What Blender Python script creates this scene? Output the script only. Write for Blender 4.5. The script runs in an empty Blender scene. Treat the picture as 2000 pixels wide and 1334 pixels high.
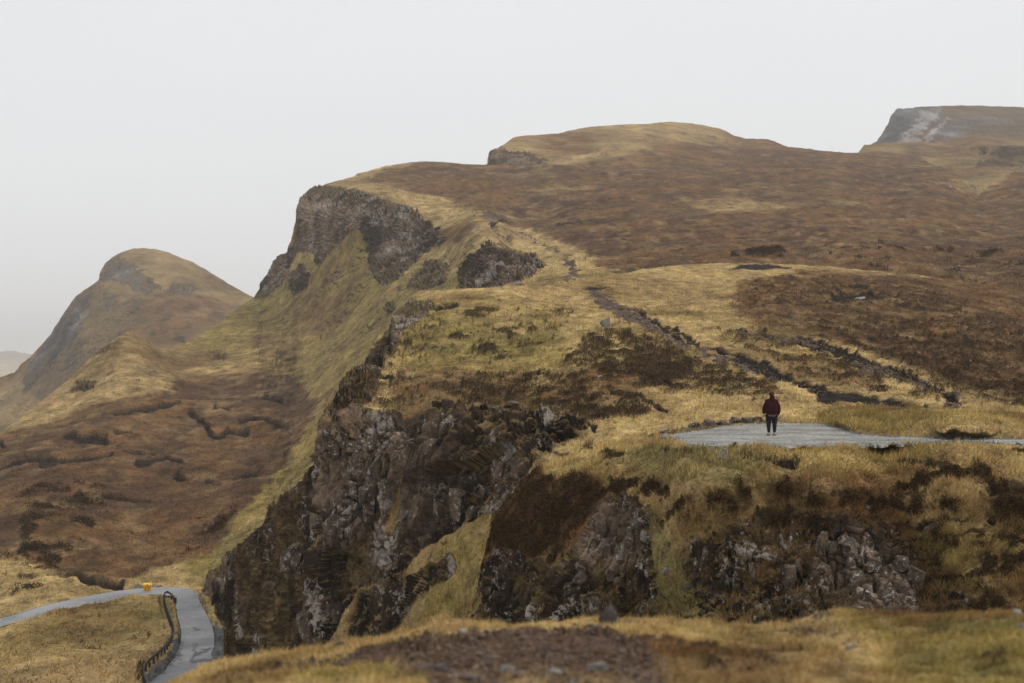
import bpy, math
import numpy as np
from mathutils import Vector, Matrix

# ------------------------------------------------------------------ camera, sky, sun, exposure
S = bpy.context.scene
COL = S.collection
FPX = 50.0 / 36.0 * 2000.0          # focal length in photograph pixels
HZ = 715.0                          # horizon row in photograph pixels
cam_d = bpy.data.cameras.new("camera")
cam = bpy.data.objects.new("camera", cam_d); COL.objects.link(cam)
cam.location = (0, 0, 0); cam.rotation_euler = (math.radians(90), 0, 0)
cam_d.lens = 50; cam_d.sensor_width = 36; cam_d.shift_y = (HZ - 667) / 2000.0
cam_d.clip_start = 0.1; cam_d.clip_end = 40000
cam_d.dof.use_dof = True; cam_d.dof.focus_distance = 85; cam_d.dof.aperture_fstop = 1.8
S.camera = cam

W = bpy.data.worlds.new("World"); S.world = W; W.use_nodes = True
nt = W.node_tree; nt.nodes.clear()
out = nt.nodes.new("ShaderNodeOutputWorld"); bg = nt.nodes.new("ShaderNodeBackground")
sky = nt.nodes.new("ShaderNodeTexSky"); sky.sky_type = 'NISHITA'; sky.sun_disc = False
SUN_EL, SUN_AZ = math.radians(48), math.radians(98)     # azimuth from +Y, clockwise positive
sky.sun_elevation = SUN_EL; sky.sun_rotation = SUN_AZ
sky.dust_density = 4.0; sky.ozone_density = 1.0
ov = nt.nodes.new("ShaderNodeMix"); ov.data_type = 'RGBA'
ov.inputs[0].default_value = 0.93                         # a closed deck of cloud over the sky
geo = nt.nodes.new("ShaderNodeTexCoord"); sep = nt.nodes.new("ShaderNodeSeparateXYZ")
ramp = nt.nodes.new("ShaderNodeValToRGB")
ramp.color_ramp.elements[0].position = 0.0; ramp.color_ramp.elements[0].color = (8.95, 9.0, 9.1, 1)
ramp.color_ramp.elements[1].position = 0.5; ramp.color_ramp.elements[1].color = (9.0, 9.05, 9.15, 1)
nz = nt.nodes.new("ShaderNodeTexNoise"); nz.inputs["Scale"].default_value = 2.2; nz.inputs["Detail"].default_value = 4
mp = nt.nodes.new("ShaderNodeMapping"); mp.inputs["Scale"].default_value = (1, 1, 3)
mr = nt.nodes.new("ShaderNodeMapRange"); mr.inputs[3].default_value = 0.955; mr.inputs[4].default_value = 1.045
mul = nt.nodes.new("ShaderNodeVectorMath"); mul.operation = 'SCALE'
L = nt.links.new
L(geo.outputs["Generated"], sep.inputs[0]); L(sep.outputs[2], ramp.inputs[0])
L(geo.outputs["Generated"], mp.inputs[0]); L(mp.outputs[0], nz.inputs[0]); L(nz.outputs[0], mr.inputs[0])
L(ramp.outputs[0], mul.inputs[0]); L(mr.outputs[0], mul.inputs["Scale"])
L(sky.outputs[0], ov.inputs[6]); L(mul.outputs[0], ov.inputs[7])
L(ov.outputs[2], bg.inputs[0]); bg.inputs[1].default_value = 0.1
L(bg.outputs[0], out.inputs[0])

sun_d = bpy.data.lights.new("sun", 'SUN'); sun_d.energy = 1.5; sun_d.angle = math.radians(11)
sun_d.color = (1.0, 0.925, 0.80)
sun = bpy.data.objects.new("sun", sun_d); COL.objects.link(sun)
sd = Vector((math.sin(SUN_AZ) * math.cos(SUN_EL), math.cos(SUN_AZ) * math.cos(SUN_EL), math.sin(SUN_EL)))
sun.rotation_euler = sd.to_track_quat('Z', 'Y').to_euler()

S.view_settings.view_transform = 'Standard'; S.view_settings.look = 'None'
S.view_settings.exposure = 0.0; S.view_settings.gamma = 1.0; S.view_settings.use_curve_mapping = False
S.render.engine = 'CYCLES'
S.cycles.use_denoising = True
S.cycles.max_bounces = 4; S.cycles.diffuse_bounces = 2; S.cycles.glossy_bounces = 1; S.cycles.volume_bounces = 1
S.cycles.use_adaptive_sampling = False

rng = np.random.default_rng(7)

# ------------------------------------------------------------------ numeric noise
TAB = np.random.default_rng(11).random(1 << 16).astype(np.float32)
def _h(x, y, z, s=0):
    return ((x * 73856093) ^ (y * 19349663) ^ (z * 83492791) ^ (s * 2654435)) & 0xFFFF
def vnoise(p, s=0):
    f = np.floor(p); i = f.astype(np.int64); t = (p - f).astype(np.float32)
    t = t * t * t * (t * (t * 6 - 15) + 10)
    x, y, z = i[:, 0], i[:, 1], i[:, 2]; u, v, w = t[:, 0], t[:, 1], t[:, 2]
    def c(a, b, d): return TAB[_h(x + a, y + b, z + d, s)]
    a = c(0,0,0) * (1-u) + c(1,0,0) * u; b = c(0,1,0) * (1-u) + c(1,1,0) * u
    d = c(0,0,1) * (1-u) + c(1,0,1) * u; e = c(0,1,1) * (1-u) + c(1,1,1) * u
    return (a * (1-v) + b * v) * (1-w) + (d * (1-v) + e * v) * w
def fbm(p, scale, octv=4, s=0, gain=0.5):
    q = p / np.asarray(scale, dtype=np.float64); r = 0; a = 1.0; n = 0
    for k in range(octv):
        r = r + a * vnoise(q + 17.3 * k, s + k); n += a; a *= gain; q = q * 2.03
    return r / n                                     # 0..1, mean 0.5
def voro(p, scale, s=0):
    q = p / np.asarray(scale, dtype=np.float64); f = np.floor(q).astype(np.int64)
    F1 = np.full(len(q), 9.0, np.float32); F2 = F1.copy(); idv = np.zeros(len(q), np.float32); tilt = idv.copy()
    for a in (-1, 0, 1):
        for b in (-1, 0, 1):
            for c in (-1, 0, 1):
                x, y, z = f[:, 0] + a, f[:, 1] + b, f[:, 2] + c
                dx = x + TAB[_h(x, y, z, s + 31)] - q[:, 0]
                dy = y + TAB[_h(x, y, z, s + 47)] - q[:, 1]
                dz = z + TAB[_h(x, y, z, s + 71)] - q[:, 2]
                d = np.sqrt(dx * dx + dy * dy + dz * dz).astype(np.float32)
                h = _h(x, y, z, s + 97); r = TAB[h]
                m = d < F1
                tl = (TAB[(h + 1) & 0xFFFF] - .5) * dx + (TAB[(h + 2) & 0xFFFF] - .5) * dy + (TAB[(h + 3) & 0xFFFF] - .5) * dz
                F2 = np.where(m, F1, np.minimum(F2, d)); idv = np.where(m, r, idv); tilt = np.where(m, tl, tilt); F1 = np.where(m, d, F1)
    return F1, F2, idv, tilt
def sstep(a, b, x):
    t = np.clip((x - a) / (b - a), 0, 1); return t * t * (3 - 2 * t)

# ------------------------------------------------------------------ masks drawn on the ground
def poly_mask(x, y, pts, feather):
    pts = np.array(pts, float); n = len(pts)
    ins = np.zeros(len(x), bool); dm = np.full(len(x), 1e9)
    for i in range(n):
        ax, ay = pts[i]; bx, by = pts[(i + 1) % n]
        c = ((ay > y) != (by > y)) & (x < (bx - ax) * (y - ay) / ((by - ay) if by != ay else 1e-9) + ax)
        ins ^= c
        ex, ey = bx - ax, by - ay; l2 = ex * ex + ey * ey + 1e-9
        t = np.clip(((x - ax) * ex + (y - ay) * ey) / l2, 0, 1)
        dm = np.minimum(dm, (x - ax - t * ex) ** 2 + (y - ay - t * ey) ** 2)
    d = np.sqrt(dm) * np.where(ins, 1, -1)
    return sstep(-feather, feather, d)
def stroke(x, y, pts, w, fy=1.0):
    # a line mark: pts (x, y) or (x, y, halfwidth); fy squeezes the width vertically
    pts = [tuple(p) + ((w,) if len(p) == 2 else ()) for p in pts]
    m = np.zeros(len(x))
    for (ax, ay, aw), (bx, by, bw) in zip(pts[:-1], pts[1:]):
        ex, ey = bx - ax, (by - ay) / fy; l2 = ex * ex + ey * ey + 1e-9
        X, Y = x - ax, (y - ay) / fy
        t = np.clip((X * ex + Y * ey) / l2, 0, 1)
        d = np.sqrt((X - t * ex) ** 2 + (Y - t * ey) ** 2); ww = aw + (bw - aw) * t
        m = np.maximum(m, 1 - sstep(0.55, 1.25, d / ww))
    return m
def spot(x, y, cx, cy, rx, ry):
    return 1 - sstep(0.5, 1.3, np.sqrt(((x - cx) / rx) ** 2 + ((y - cy) / ry) ** 2))

# ------------------------------------------------------------------ thin-plate surface: 1/distance over the view
class TPS:
    def __init__(s, pts, lam=1e-5):
        p = np.array(pts, float); s.c = p[:, :2] / 1000.0; v = 100.0 / p[:, 2]
        n = len(p); K = s.k(s.c, s.c) + lam * np.eye(n)
        A = np.zeros((n + 3, n + 3)); A[:n, :n] = K; A[:n, n] = 1; A[:n, n+1:] = s.c
        A[n, :n] = 1; A[n+1:, :n] = s.c.T
        s.w = np.linalg.solve(A, np.concatenate([v, [0, 0, 0]]))
    def k(s, a, b):
        r2 = ((a[:, None, :] - b[None]) ** 2).sum(-1)
        return r2 * np.log(r2 + 1e-12) * 0.5
    def __call__(s, x, y):
        x = np.atleast_1d(x).astype(float); y = np.atleast_1d(y).astype(float)
        r = np.empty(len(x)); n = len(s.c)
        for i in range(0, len(x), 60000):
            q = np.stack([x[i:i+60000], y[i:i+60000]], 1) / 1000.0
            r[i:i+60000] = s.k(q, s.c) @ s.w[:n] + s.w[n] + q @ s.w[n+1:]
        return 100.0 / np.maximum(r, 0.004)
def unproj(x, y, Y):
    return np.stack([(x - 1000.0) / FPX * Y, Y, (HZ - y) / FPX * Y], -1)

def tag(o, label=None, cat=None, group=None, kind=None):
    if label: o['label'] = label
    if cat: o['category'] = cat
    if group: o['group'] = group
    if kind: o['kind'] = kind
    return o

# ------------------------------------------------------------------ materials
def nodes(name, rough=0.95, spec=0.15):
    m = bpy.data.materials.new(name); m.use_nodes = True; t = m.node_tree
    b = t.nodes["Principled BSDF"]; b.inputs["Roughness"].default_value = rough
    b.inputs["Specular IOR Level"].default_value = spec
    return m, t, b
def noise_node(t, scale, detail=4, rough=0.6, vec=None):
    n = t.nodes.new("ShaderNodeTexNoise"); n.inputs["Scale"].default_value = scale
    n.inputs["Detail"].default_value = detail; n.inputs["Roughness"].default_value = rough
    if vec is None:
        g = t.nodes.new("ShaderNodeNewGeometry"); vec = g.outputs["Position"]
    t.links.new(vec, n.inputs["Vector"]); return n
def terrain_mat(name, s, amp=0.55, bump=0.5, lichen=0.6):
    """s = size in metres of the finest grain; colours come from the ground's own cover attribute"""
    m, t, b = nodes(name)
    l = t.links.new
    a = t.nodes.new("ShaderNodeAttribute"); a.attribute_name = "cover"
    r = t.nodes.new("ShaderNodeAttribute"); r.attribute_name = "rock"
    n1 = noise_node(t, 1.0 / s, 3, 0.7); n2 = noise_node(t, 0.21 / s, 3, 0.6)
    add = t.nodes.new("ShaderNodeMath"); add.operation = 'ADD'
    l(n1.outputs[0], add.inputs[0]); l(n2.outputs[0], add.inputs[1])
    mr = t.nodes.new("ShaderNodeMapRange"); mr.inputs[1].default_value = 0.7; mr.inputs[2].default_value = 1.3
    mr.inputs[3].default_value = 1 - amp; mr.inputs[4].default_value = 1 + amp
    l(add.outputs[0], mr.inputs[0])
    sc = t.nodes.new("ShaderNodeVectorMath"); sc.operation = 'SCALE'
    l(a.outputs["Color"], sc.inputs[0]); l(mr.outputs[0], sc.inputs["Scale"])
    # pale crust lichen on bare rock
    n3 = noise_node(t, 0.75 / s, 4, 0.75); n4 = noise_node(t, 0.10 / s, 2, 0.5)
    ad2 = t.nodes.new("ShaderNodeMath"); ad2.operation = 'MULTIPLY_ADD'; ad2.inputs[1].default_value = 1.15
    l(n4.outputs[0], ad2.inputs[0]); l(n3.outputs[0], ad2.inputs[2])
    th = t.nodes.new("ShaderNodeMapRange"); th.inputs[1].default_value = 1.16; th.inputs[2].default_value = 1.25
    th.inputs[3].default_value = 0; th.inputs[4].default_value = lichen
    l(ad2.outputs[0], th.inputs[0])
    ml = t.nodes.new("ShaderNodeMath"); ml.operation = 'MULTIPLY'
    l(th.outputs[0], ml.inputs[0]); l(r.outputs["Fac"], ml.inputs[1])
    mx = t.nodes.new("ShaderNodeMix"); mx.data_type = 'RGBA'; mx.inputs[7].default_value = (0.43, 0.38, 0.33, 1)
    l(ml.outputs[0], mx.inputs[0]); l(sc.outputs[0], mx.inputs[6]); l(mx.outputs[2], b.inputs["Base Color"])
    bp = t.nodes.new("ShaderNodeBump"); bp.inputs["Strength"].default_value = bump
    bp.inputs["Distance"].default_value = s * 1.6
    l(add.outputs[0], bp.inputs["Height"]); l(bp.outputs[0], b.inputs["Normal"])
    return m
def attr_mat(name, attr="cover", rough=0.95):
    m, t, b = nodes(name, rough, 0.1)
    a = t.nodes.new("ShaderNodeAttribute"); a.attribute_name = attr
    t.links.new(a.outputs["Color"], b.inputs["Base Color"]); return m
def plain_mat(name, col, rough=0.8, var=0.25, scale=8.0, spec=0.2, bump=0.2, bdist=0.01, col2=None):
    m, t, b = nodes(name, rough, spec); l = t.links.new
    tc = t.nodes.new("ShaderNodeTexCoord")
    n = noise_node(t, scale, 5, 0.65, tc.outputs["Object"])
    r = t.nodes.new("ShaderNodeValToRGB"); c = np.array(col)
    r.color_ramp.elements[0].position = 0.3; r.color_ramp.elements[1].position = 0.7
    r.color_ramp.elements[0].color = (*(c * (1 - var)), 1)
    r.color_ramp.elements[1].color = (*(np.array(col2) if col2 else c * (1 + var)), 1)
    l(n.outputs[0], r.inputs[0]); l(r.outputs[0], b.inputs["Base Color"])
    bp = t.nodes.new("ShaderNodeBump"); bp.inputs["Strength"].default_value = bump; bp.inputs["Distance"].default_value = bdist
    l(n.outputs[0], bp.inputs["Height"]); l(bp.outputs[0], b.inputs["Normal"]); return m

# ------------------------------------------------------------------ mesh from arrays
def mesh_np(name, V, Fq, mat, parent=None, smooth=False, attrs=None, cols=None):
    me = bpy.data.meshes.new(name)
    V = np.asarray(V, np.float32); Fq = np.asarray(Fq, np.int32); k = Fq.shape[1]
    me.vertices.add(len(V)); me.vertices.foreach_set("co", V.ravel())
    me.loops.add(Fq.size); me.loops.foreach_set("vertex_index", Fq.ravel())
    me.polygons.add(len(Fq)); me.polygons.foreach_set("loop_start", np.arange(0, Fq.size, k, dtype=np.int32))
    me.update(calc_edges=True)
    if smooth: me.polygons.foreach_set("use_smooth", np.ones(len(Fq), bool))
    for n, a in (attrs or {}).items():
        at = me.attributes.new(n, 'FLOAT', 'POINT'); at.data.foreach_set("value", np.asarray(a, np.float32))
    for n, a in (cols or {}).items():
        at = me.attributes.new(n, 'FLOAT_COLOR', 'POINT')
        c4 = np.ones((len(V), 4), np.float32); c4[:, :3] = a; at.data.foreach_set("color", c4.ravel())
    if mat: me.materials.append(mat)
    o = bpy.data.objects.new(name, me); COL.objects.link(o)
    if parent: o.parent = parent
    return o

# ground-cover base colours (linear)
STRAW = np.array([.385, .272, .118]); OLIVE = np.array([.245, .182, .058]); GREEN = np.array([.135, .125, .048])
TAN = np.array([.255, .168, .076]); HEATH = np.array([.098, .051, .025]); RUST = np.array([.158, .084, .034])
DARK = np.array([.030, .019, .010]); ROCK = np.array([.175, .124, .085]); DROCK = np.array([.024, .016, .011])
PEAT = np.array([.018, .012, .008]); SOIL = np.array([.105, .072, .052]); GREY = np.array([.17, .17, .165])
GRIT = np.array([.125, .125, .122]); REDSOIL = np.array([.110, .070, .048]); MOSS = np.array([.080, .052, .018])
PALER = np.array([.27, .25, .24])

def grid_normals(P):
    du = np.gradient(P, axis=1); dv = np.gradient(P, axis=0)
    n = np.cross(dv, du); n /= (np.linalg.norm(n, axis=-1, keepdims=True) + 1e-9)
    flip = (n * P).sum(-1) > 0          # face the side one sees
    n[flip] *= -1
    return n

LAY = {}
def layer(name, label, crest, bottom, ctrl, step, rows, xr, cover, relief, mat, skirt, cat="hill", level=None):
    """cover(x, y, P) -> dict of masks; relief(P, N, M) -> displacement vectors; cover colours from masks"""
    T = TPS(ctrl)
    xs = np.arange(xr[0], xr[1] + step, step)
    c = np.array(crest, float); bt = np.array(bottom, float)
    yc = np.interp(xs, c[:, 0], c[:, 1]); yb = np.interp(xs, bt[:, 0], bt[:, 1])
    t = np.linspace(0, 1, rows)[:, None]
    # rows follow the crest closely at the top and a smoothed crest further down
    kw = int(110 / step) | 1; kern = np.hanning(kw + 2)[1:-1]; kern /= kern.sum()
    ysm = np.convolve(np.pad(yc, kw // 2, mode='edge'), kern, 'valid')
    rate = np.minimum(11, .8 * (yb - yc) / np.maximum(1, np.abs(ysm - yc)))
    y = yc[None] * (1 - t) + yb[None] * t + (ysm - yc)[None] * (1 - t) * (1 - np.exp(-t * rate[None]))
    x = np.repeat(xs[None], rows, 0)
    sh = x.shape; xf, yf = x.ravel(), y.ravel()
    Y = T(xf, yf)
    if level is not None:
        w = poly_mask(xf, yf, level[0], 7); Y = Y * (1 - w) + w * level[1] * FPX / np.maximum(yf - HZ, 60)
    P = unproj(xf, yf, Y)
    N = grid_normals(P.reshape(*sh, 3)).reshape(-1, 3)
    # ragged edges: masks are looked up at noise-shifted places
    k = Y / FPX
    wx = (fbm(P, 22 * k.mean(), 4, 3) - .5) * 34; wy = (fbm(P, 22 * k.mean(), 4, 9) - .5) * 20
    M = cover(xf + wx, yf + wy, P, xf, yf)
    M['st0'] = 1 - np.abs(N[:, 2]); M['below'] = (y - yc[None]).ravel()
    P1 = P + relief(P, N, M)
    N1 = grid_normals(P1.reshape(*sh, 3)).reshape(-1, 3)
    col, rock = paint(P1, N1, M)
    # skirt: behind the crest the land rolls away and down
    crow = P1.reshape(*sh, 3)[0]; ccol = col.reshape(*sh, 3)[0]; crk = rock.reshape(sh)[0]
    sk = []; 
    for (dy, dz) in skirt:
        q = crow.copy(); d = crow[:, :2] / np.linalg.norm(crow[:, :2], axis=1, keepdims=True)
        q[:, :2] += d * dy; q[:, 2] += dz; sk.append(q)
    sk = np.array(sk[::-1]); ns = len(sk)
    V = np.concatenate([sk.reshape(-1, 3), P1]); C = np.concatenate([np.tile(ccol, (ns, 1)), col])
    R = np.concatenate([np.tile(crk, ns), rock])
    R_, C_ = rows + ns, sh[1]
    idx = np.arange(R_ * C_).reshape(R_, C_)
    F = np.stack([idx[:-1, :-1], idx[1:, :-1], idx[1:, 1:], idx[:-1, 1:]], -1).reshape(-1, 4)
    o = mesh_np(name, V, F, mat, None, True, {"rock": R}, {"cover": C})
    o.data.polygons.foreach_set("use_smooth", ~((R[F].mean(1) > .3) & (M['s'] < 2)))      # bare rock keeps its facets
    tag(o, label, cat, None, 'structure')
    LAY[name] = dict(T=T, P=P1, y2=y, s=M['s'], N=N1, M=M, col=col, rock=rock, sh=sh, x=xf, y=yf, obj=o, xs=xs, yc=yc, yb=yb)
    return o

def surf(name, x, y):
    """ground point under photograph pixel (x, y), from the displaced sheet"""
    l = LAY[name]; sh = l['sh']
    j = int(np.clip(round((x - l['xs'][0]) / (l['xs'][1] - l['xs'][0])), 0, sh[1] - 1))
    i = int(np.argmin(np.abs(l['y2'][:, j] - y)))
    return Vector(l['P'].reshape(*sh, 3)[i, j]), Vector(l['N'].reshape(*sh, 3)[i, j])

def paint(P, N, M):
    """colour of what grows or lies on each spot"""
    n = len(P); g = lambda k: np.clip(M.get(k, np.zeros(n)), 0, 1)[:, None]
    s = M['s']                                             # grain in metres
    P = P * np.array([1, .5, 1])                           # clumps strung out down the slope
    big = fbm(P, 60 * s, 4, 21)[:, None]; mid = fbm(P, 14 * s, 4, 22)[:, None]; fine = fbm(P, 3.2 * s, 3, 23)[:, None]
    c = STRAW + (OLIVE - STRAW) * sstep(.38, .62, big * .5 + mid * .5 + (g('olive') - .3) * .55)
    c = c + (TAN - c) * sstep(.52, .68, fbm(P, 25 * s, 4, 24)[:, None]) * .6
    c = c + (TAN * (.62 + .3 * mid) - c) * g('tan')
    c = c + (GREEN - c) * np.clip(g('green') * (.5 + mid), 0, 1) * .8
    h = g('heath'); hc = HEATH + (RUST - HEATH) * sstep(.4, .65, mid)
    hc = hc + (TAN * .8 - hc) * sstep(.48, .68, fine * .5 + fbm(P, 5 * s, 3, 27)[:, None] * .3 + big * .2) * .8
    hc = hc + (DARK * 1.5 - hc) * sstep(.52, .68, fine * .5 + fbm(P, 4 * s, 3, 28)[:, None] * .5) * .75
    c = c + (hc - c) * sstep(.2, .8, h + (mid - .5) * 1.3 + (big - .5) * .9 + (fine - .5) * .5)
    c = c * (1 + (fine - .5) * 1.1 + (fbm(P, 7 * s, 3, 30)[:, None] - .5) * .5)
    d = g('dark'); dm = M['darkm'][:, None]
    dc = DARK + (HEATH * .7 - DARK) * sstep(.45, .75, fine)
    c = c + (dc - c) * dm * .92
    c = c + (SOIL * (.8 + .4 * mid) - c) * sstep(.35, .65, g('soil') + (fine - .5) * .4)
    c = c + (REDSOIL * (.6 + .8 * fine) - c) * sstep(.35, .65, g('red') + (mid - .5) * .9)
    # risers, steeper than the base slope, are mixed towards the dark heather tone
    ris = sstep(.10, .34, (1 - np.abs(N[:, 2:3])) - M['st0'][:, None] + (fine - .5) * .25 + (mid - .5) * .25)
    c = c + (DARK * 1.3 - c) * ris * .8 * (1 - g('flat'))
    rk = np.clip(g('rock'), 0, 1)
    steep = 1 - np.abs(N[:, 2:3])
    rm = sstep(.42, .60, rk * (.50 + .75 * sstep(.2, .7, steep)) + (mid - .5) * .55)
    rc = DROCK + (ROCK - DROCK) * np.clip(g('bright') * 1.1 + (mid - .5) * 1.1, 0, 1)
    rc = rc + (rc.mean(1, keepdims=True) * np.array([.96, 1.0, 1.04]) - rc) * g('haze_cool')  # far hills: part of the haze is put into a greyer rock colour
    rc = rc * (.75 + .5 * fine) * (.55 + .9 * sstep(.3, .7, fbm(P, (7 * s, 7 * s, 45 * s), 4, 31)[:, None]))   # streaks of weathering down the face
    mossy = sstep(.5, .66, fbm(P, 8 * s, 4, 29)[:, None] + (g('mossy') - .5) * .3)
    c = c + ((DARK * .8 + MOSS * .45) - c) * np.clip(rk * 1.3, 0, 1) * sstep(.2, .5, rk) * .75
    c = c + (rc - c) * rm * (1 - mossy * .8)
    c = c + (PEAT * (.7 + .6 * fine) - c) * sstep(.25, .7, g('peat') + (fine - .5) * .4)
    c = c + (GRIT * (.7 + .6 * fine) - c) * sstep(.4, .6, g('grit') + (fine - .5) * .3)
    c = c + (PALER * (.8 + .4 * fine) - c) * sstep(.35, .65, g('scree') + (mid - .5) * .9)
    rock = (rm * (1 - mossy * .8) * (1 - g('nolich')))[:, 0]
    return np.clip(c, .005, .8), rock

def rock_relief(P, s, seed=0):
    """jointed basalt: faceted upright blocks with open cracks between them"""
    w = np.stack([fbm(P, 1.3 * s, 3, 40 + i + seed) - .5 for i in range(3)], 1) * s * .6
    Q = P + w
    F1, F2, r, t = voro(Q, (s, s, 4.2 * s), 50 + seed)
    a = (r - .5) * .9 + t * 1.1 - .75 * (1 - sstep(0, .16, F2 - F1))
    F1, F2, r2, t2 = voro(Q, (.38 * s, .38 * s, 1.3 * s), 60 + seed)
    b = (r2 - .5) * .5 + t2 * .7 - .35 * (1 - sstep(0, .2, F2 - F1))
    F1, F2, r3, t3 = voro(Q, (3.4 * s, 3.4 * s, 6 * s), 70 + seed)
    c = (r3 - .5) * 1.5 + t3 * 1.6
    return s * (.40 * a + .38 * b + .5 * c + .3 * (fbm(P, .4 * s, 4, 80) - .5))

def relief_factory(s, tus, hum, rk, rkscale, seed=0):
    def f(P, N, M):
        up = np.zeros_like(P); up[:, 2] = 1
        rock = np.clip(M.get('rock', 0 * P[:, 0]), 0, 1); flat = np.clip(M.get('flat', 0 * P[:, 0]), 0, 1)
        d = np.clip(M['darkm'], 0, 1)
        t = tus * (fbm(P, 2.6 * tus + .6 * s, 3, 90 + seed) - .5) * 2 + hum * (fbm(P, 9 * hum + 3 * s, 4, 95 + seed) - .5) * 2
        t = t + d * tus * 1.3 * (fbm(P, 2.2 * tus, 2, 99) + .2) - M.get('peat', 0 * d) * M.get('peatd', 1.0)
        z = t * (1 - rock * .75) * (1 - flat)
        # terracettes: small treads and risers round every slope
        Lz = hum * 1.1 + tus
        ph = P[:, 2] / Lz + 4.5 * fbm(P, 9 * Lz, 3, 101) + 1.3 * fbm(P, 1.6 * Lz, 2, 103)
        fr = ph - np.floor(ph); saw = np.where(fr < .8, fr / .8, (1 - fr) / .2) - .5
        am = sstep(.48, .66, fbm(P, 6 * Lz, 3, 105)) * .38
        r = rock_relief(P, rkscale, seed) * rk * sstep(.25, .9, rock) * (1 - flat)
        r = r - saw * Lz * .42 * am * (1 - rock) * (1 - flat)
        cr = sstep(2, 34, M.get('below', 99 + 0 * d)); r = r * (.5 + .5 * cr) * (1 - M.get('damp', 0 * d)); z = z * (.4 + .6 * cr)
        Nh = N.copy()
        return up * z[:, None] + Nh * r[:, None] - up * (M.get('sink', 0 * d))[:, None]
    return f
def finish(M, P, s, dscale, thr=.5, fine_w=0):
    n = .5 + 1.5 * (.5 * fbm(P, dscale, 4, 33) + .3 * fbm(P, dscale * .33, 3, 34) + .2 * fbm(P, dscale * .12, 3, 36) - .5)
    if fine_w:                                      # contour-following wisps of heather
        n = n * (1 - fine_w) + fine_w * (.5 + 2.0 * (fbm(P, (dscale * .5, dscale * .22, dscale * .16), 3, 37) - .5))
    d = np.clip(M.get('dark', np.zeros(len(P))), 0, 1.3)
    # dark heather comes in separate bushes: denser patches close up
    M['darkm'] = sstep(-.02, .24, d * .66 + n - (thr + .5) + .03) * sstep(.02, .2, d)
    M['s'] = s
    return M

# ================================================================== the land, far to near
# ---- plain to the horizon
gp = mesh_np("ground", [(-30000, -50, -92), (30000, -50, -92), (30000, 32000, -92), (-30000, 32000, -92)], [(0, 1, 2, 3)],
             plain_mat("low_moor", (.12, .10, .06), .9, .3, .004))
tag(gp, "low moorland plain running out to the horizon in mist", "ground", None, 'structure')

SK = lambda k: [(k * a, -k * b) for a, b in ((.4, .06), (1.2, .4), (3, 1.6), (7, 5), (14, 12))]

def cov_plain(heath=0.0, olive=.3, extra=None, s=4.0, dsc=30):
    def f(x, y, P, x0, y0):
        M = dict(heath=np.full(len(x), heath), olive=np.full(len(x), olive), nolich=np.ones(len(x)))
        if extra: extra(M, x, y, P)
        return finish(M, P, s, dsc)
    return f
m_far = terrain_mat("far_turf", 6.0, .25, .3, .3)

layer("distant_hills", "faint blue grey hills on the horizon at the left edge",
      [(-200, 690), (-60, 684), (20, 686), (60, 692), (200, 700), (420, 712)], [(-200, 760), (420, 760)],
      [(-200, 690, 8000), (200, 690, 8200), (-200, 760, 5600), (400, 760, 5600), (0, 720, 7000)], 8, 20, (-200, 420),
      cov_plain(.4, .2, None, 60, 400), relief_factory(30, 20, 20, 0, 30), terrain_mat("distant_turf", 60, .2, .2, 0),
      SK(80))

# ---- flat-topped mountain, top right
def mesa_ex(M, x, y, P):
    r = poly_mask(x, y, [(1700, 290), (1730, 240), (1750, 208), (1840, 203), (1850, 225), (1790, 262), (1760, 292)], 5)
    r = np.maximum(r, poly_mask(x, y, [(1760, 285), (1820, 245), (1870, 225), (1960, 230), (2160, 250), (2160, 262), (1900, 262), (1850, 285)], 8) * .8)
    r = np.maximum(r, .62 * (1 - sstep(262, 276, y))); M['haze_cool'] = np.full(len(x), .9); M['tan'] = np.full(len(x), .5); M['rock'] = r; M['bright'] = np.full(len(x), .8) - .4 * poly_mask(x, y, [(1710, 285), (1735, 235), (1760, 210), (1800, 215), (1760, 285)], 6) + sstep(1850, 1950, x) * .5; M['heath'][:] = .6  # rock paler and greyer: mist put into its colour, more to the right
    sc = stroke(x, y, [(1830, 222, 5), (1795, 250, 10), (1775, 280, 13)], 8) + stroke(x, y, [(1815, 215, 3), (1770, 262, 6), (1755, 285, 7)], 6)
    sc = sc + stroke(x, y, [(1850, 232, 3), (1820, 260, 6), (1795, 285, 8)], 6)
    M['scree'] = sc * .40
layer("flat_topped_mountain", "far flat topped mountain with pale scree streaks below its crags",
      [(1640, 320), (1680, 298), (1712, 275), (1722, 262), (1735, 240), (1740, 225), (1752, 212), (1790, 210), (1840, 206), (1900, 206), (2000, 210), (2160, 216)],
      [(1640, 330), (1700, 320), (2160, 330)],
      [(1700, 280, 1650), (1752, 212, 1720), (1840, 206, 1780), (2000, 210, 1850), (2160, 214, 1850), (1760, 290, 1480), (1900, 290, 1430),
       (2160, 290, 1400), (1850, 240, 1650), (2000, 240, 1640), (1740, 320, 1380), (2160, 330, 1250), (1700, 320, 1400)],
      1.6, 80, (1640, 2160), cov_plain(.35, .1, mesa_ex, 5, 40), relief_factory(8, 3, 6, .3, 10, 2), m_far, SK(30), "mountain")

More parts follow.
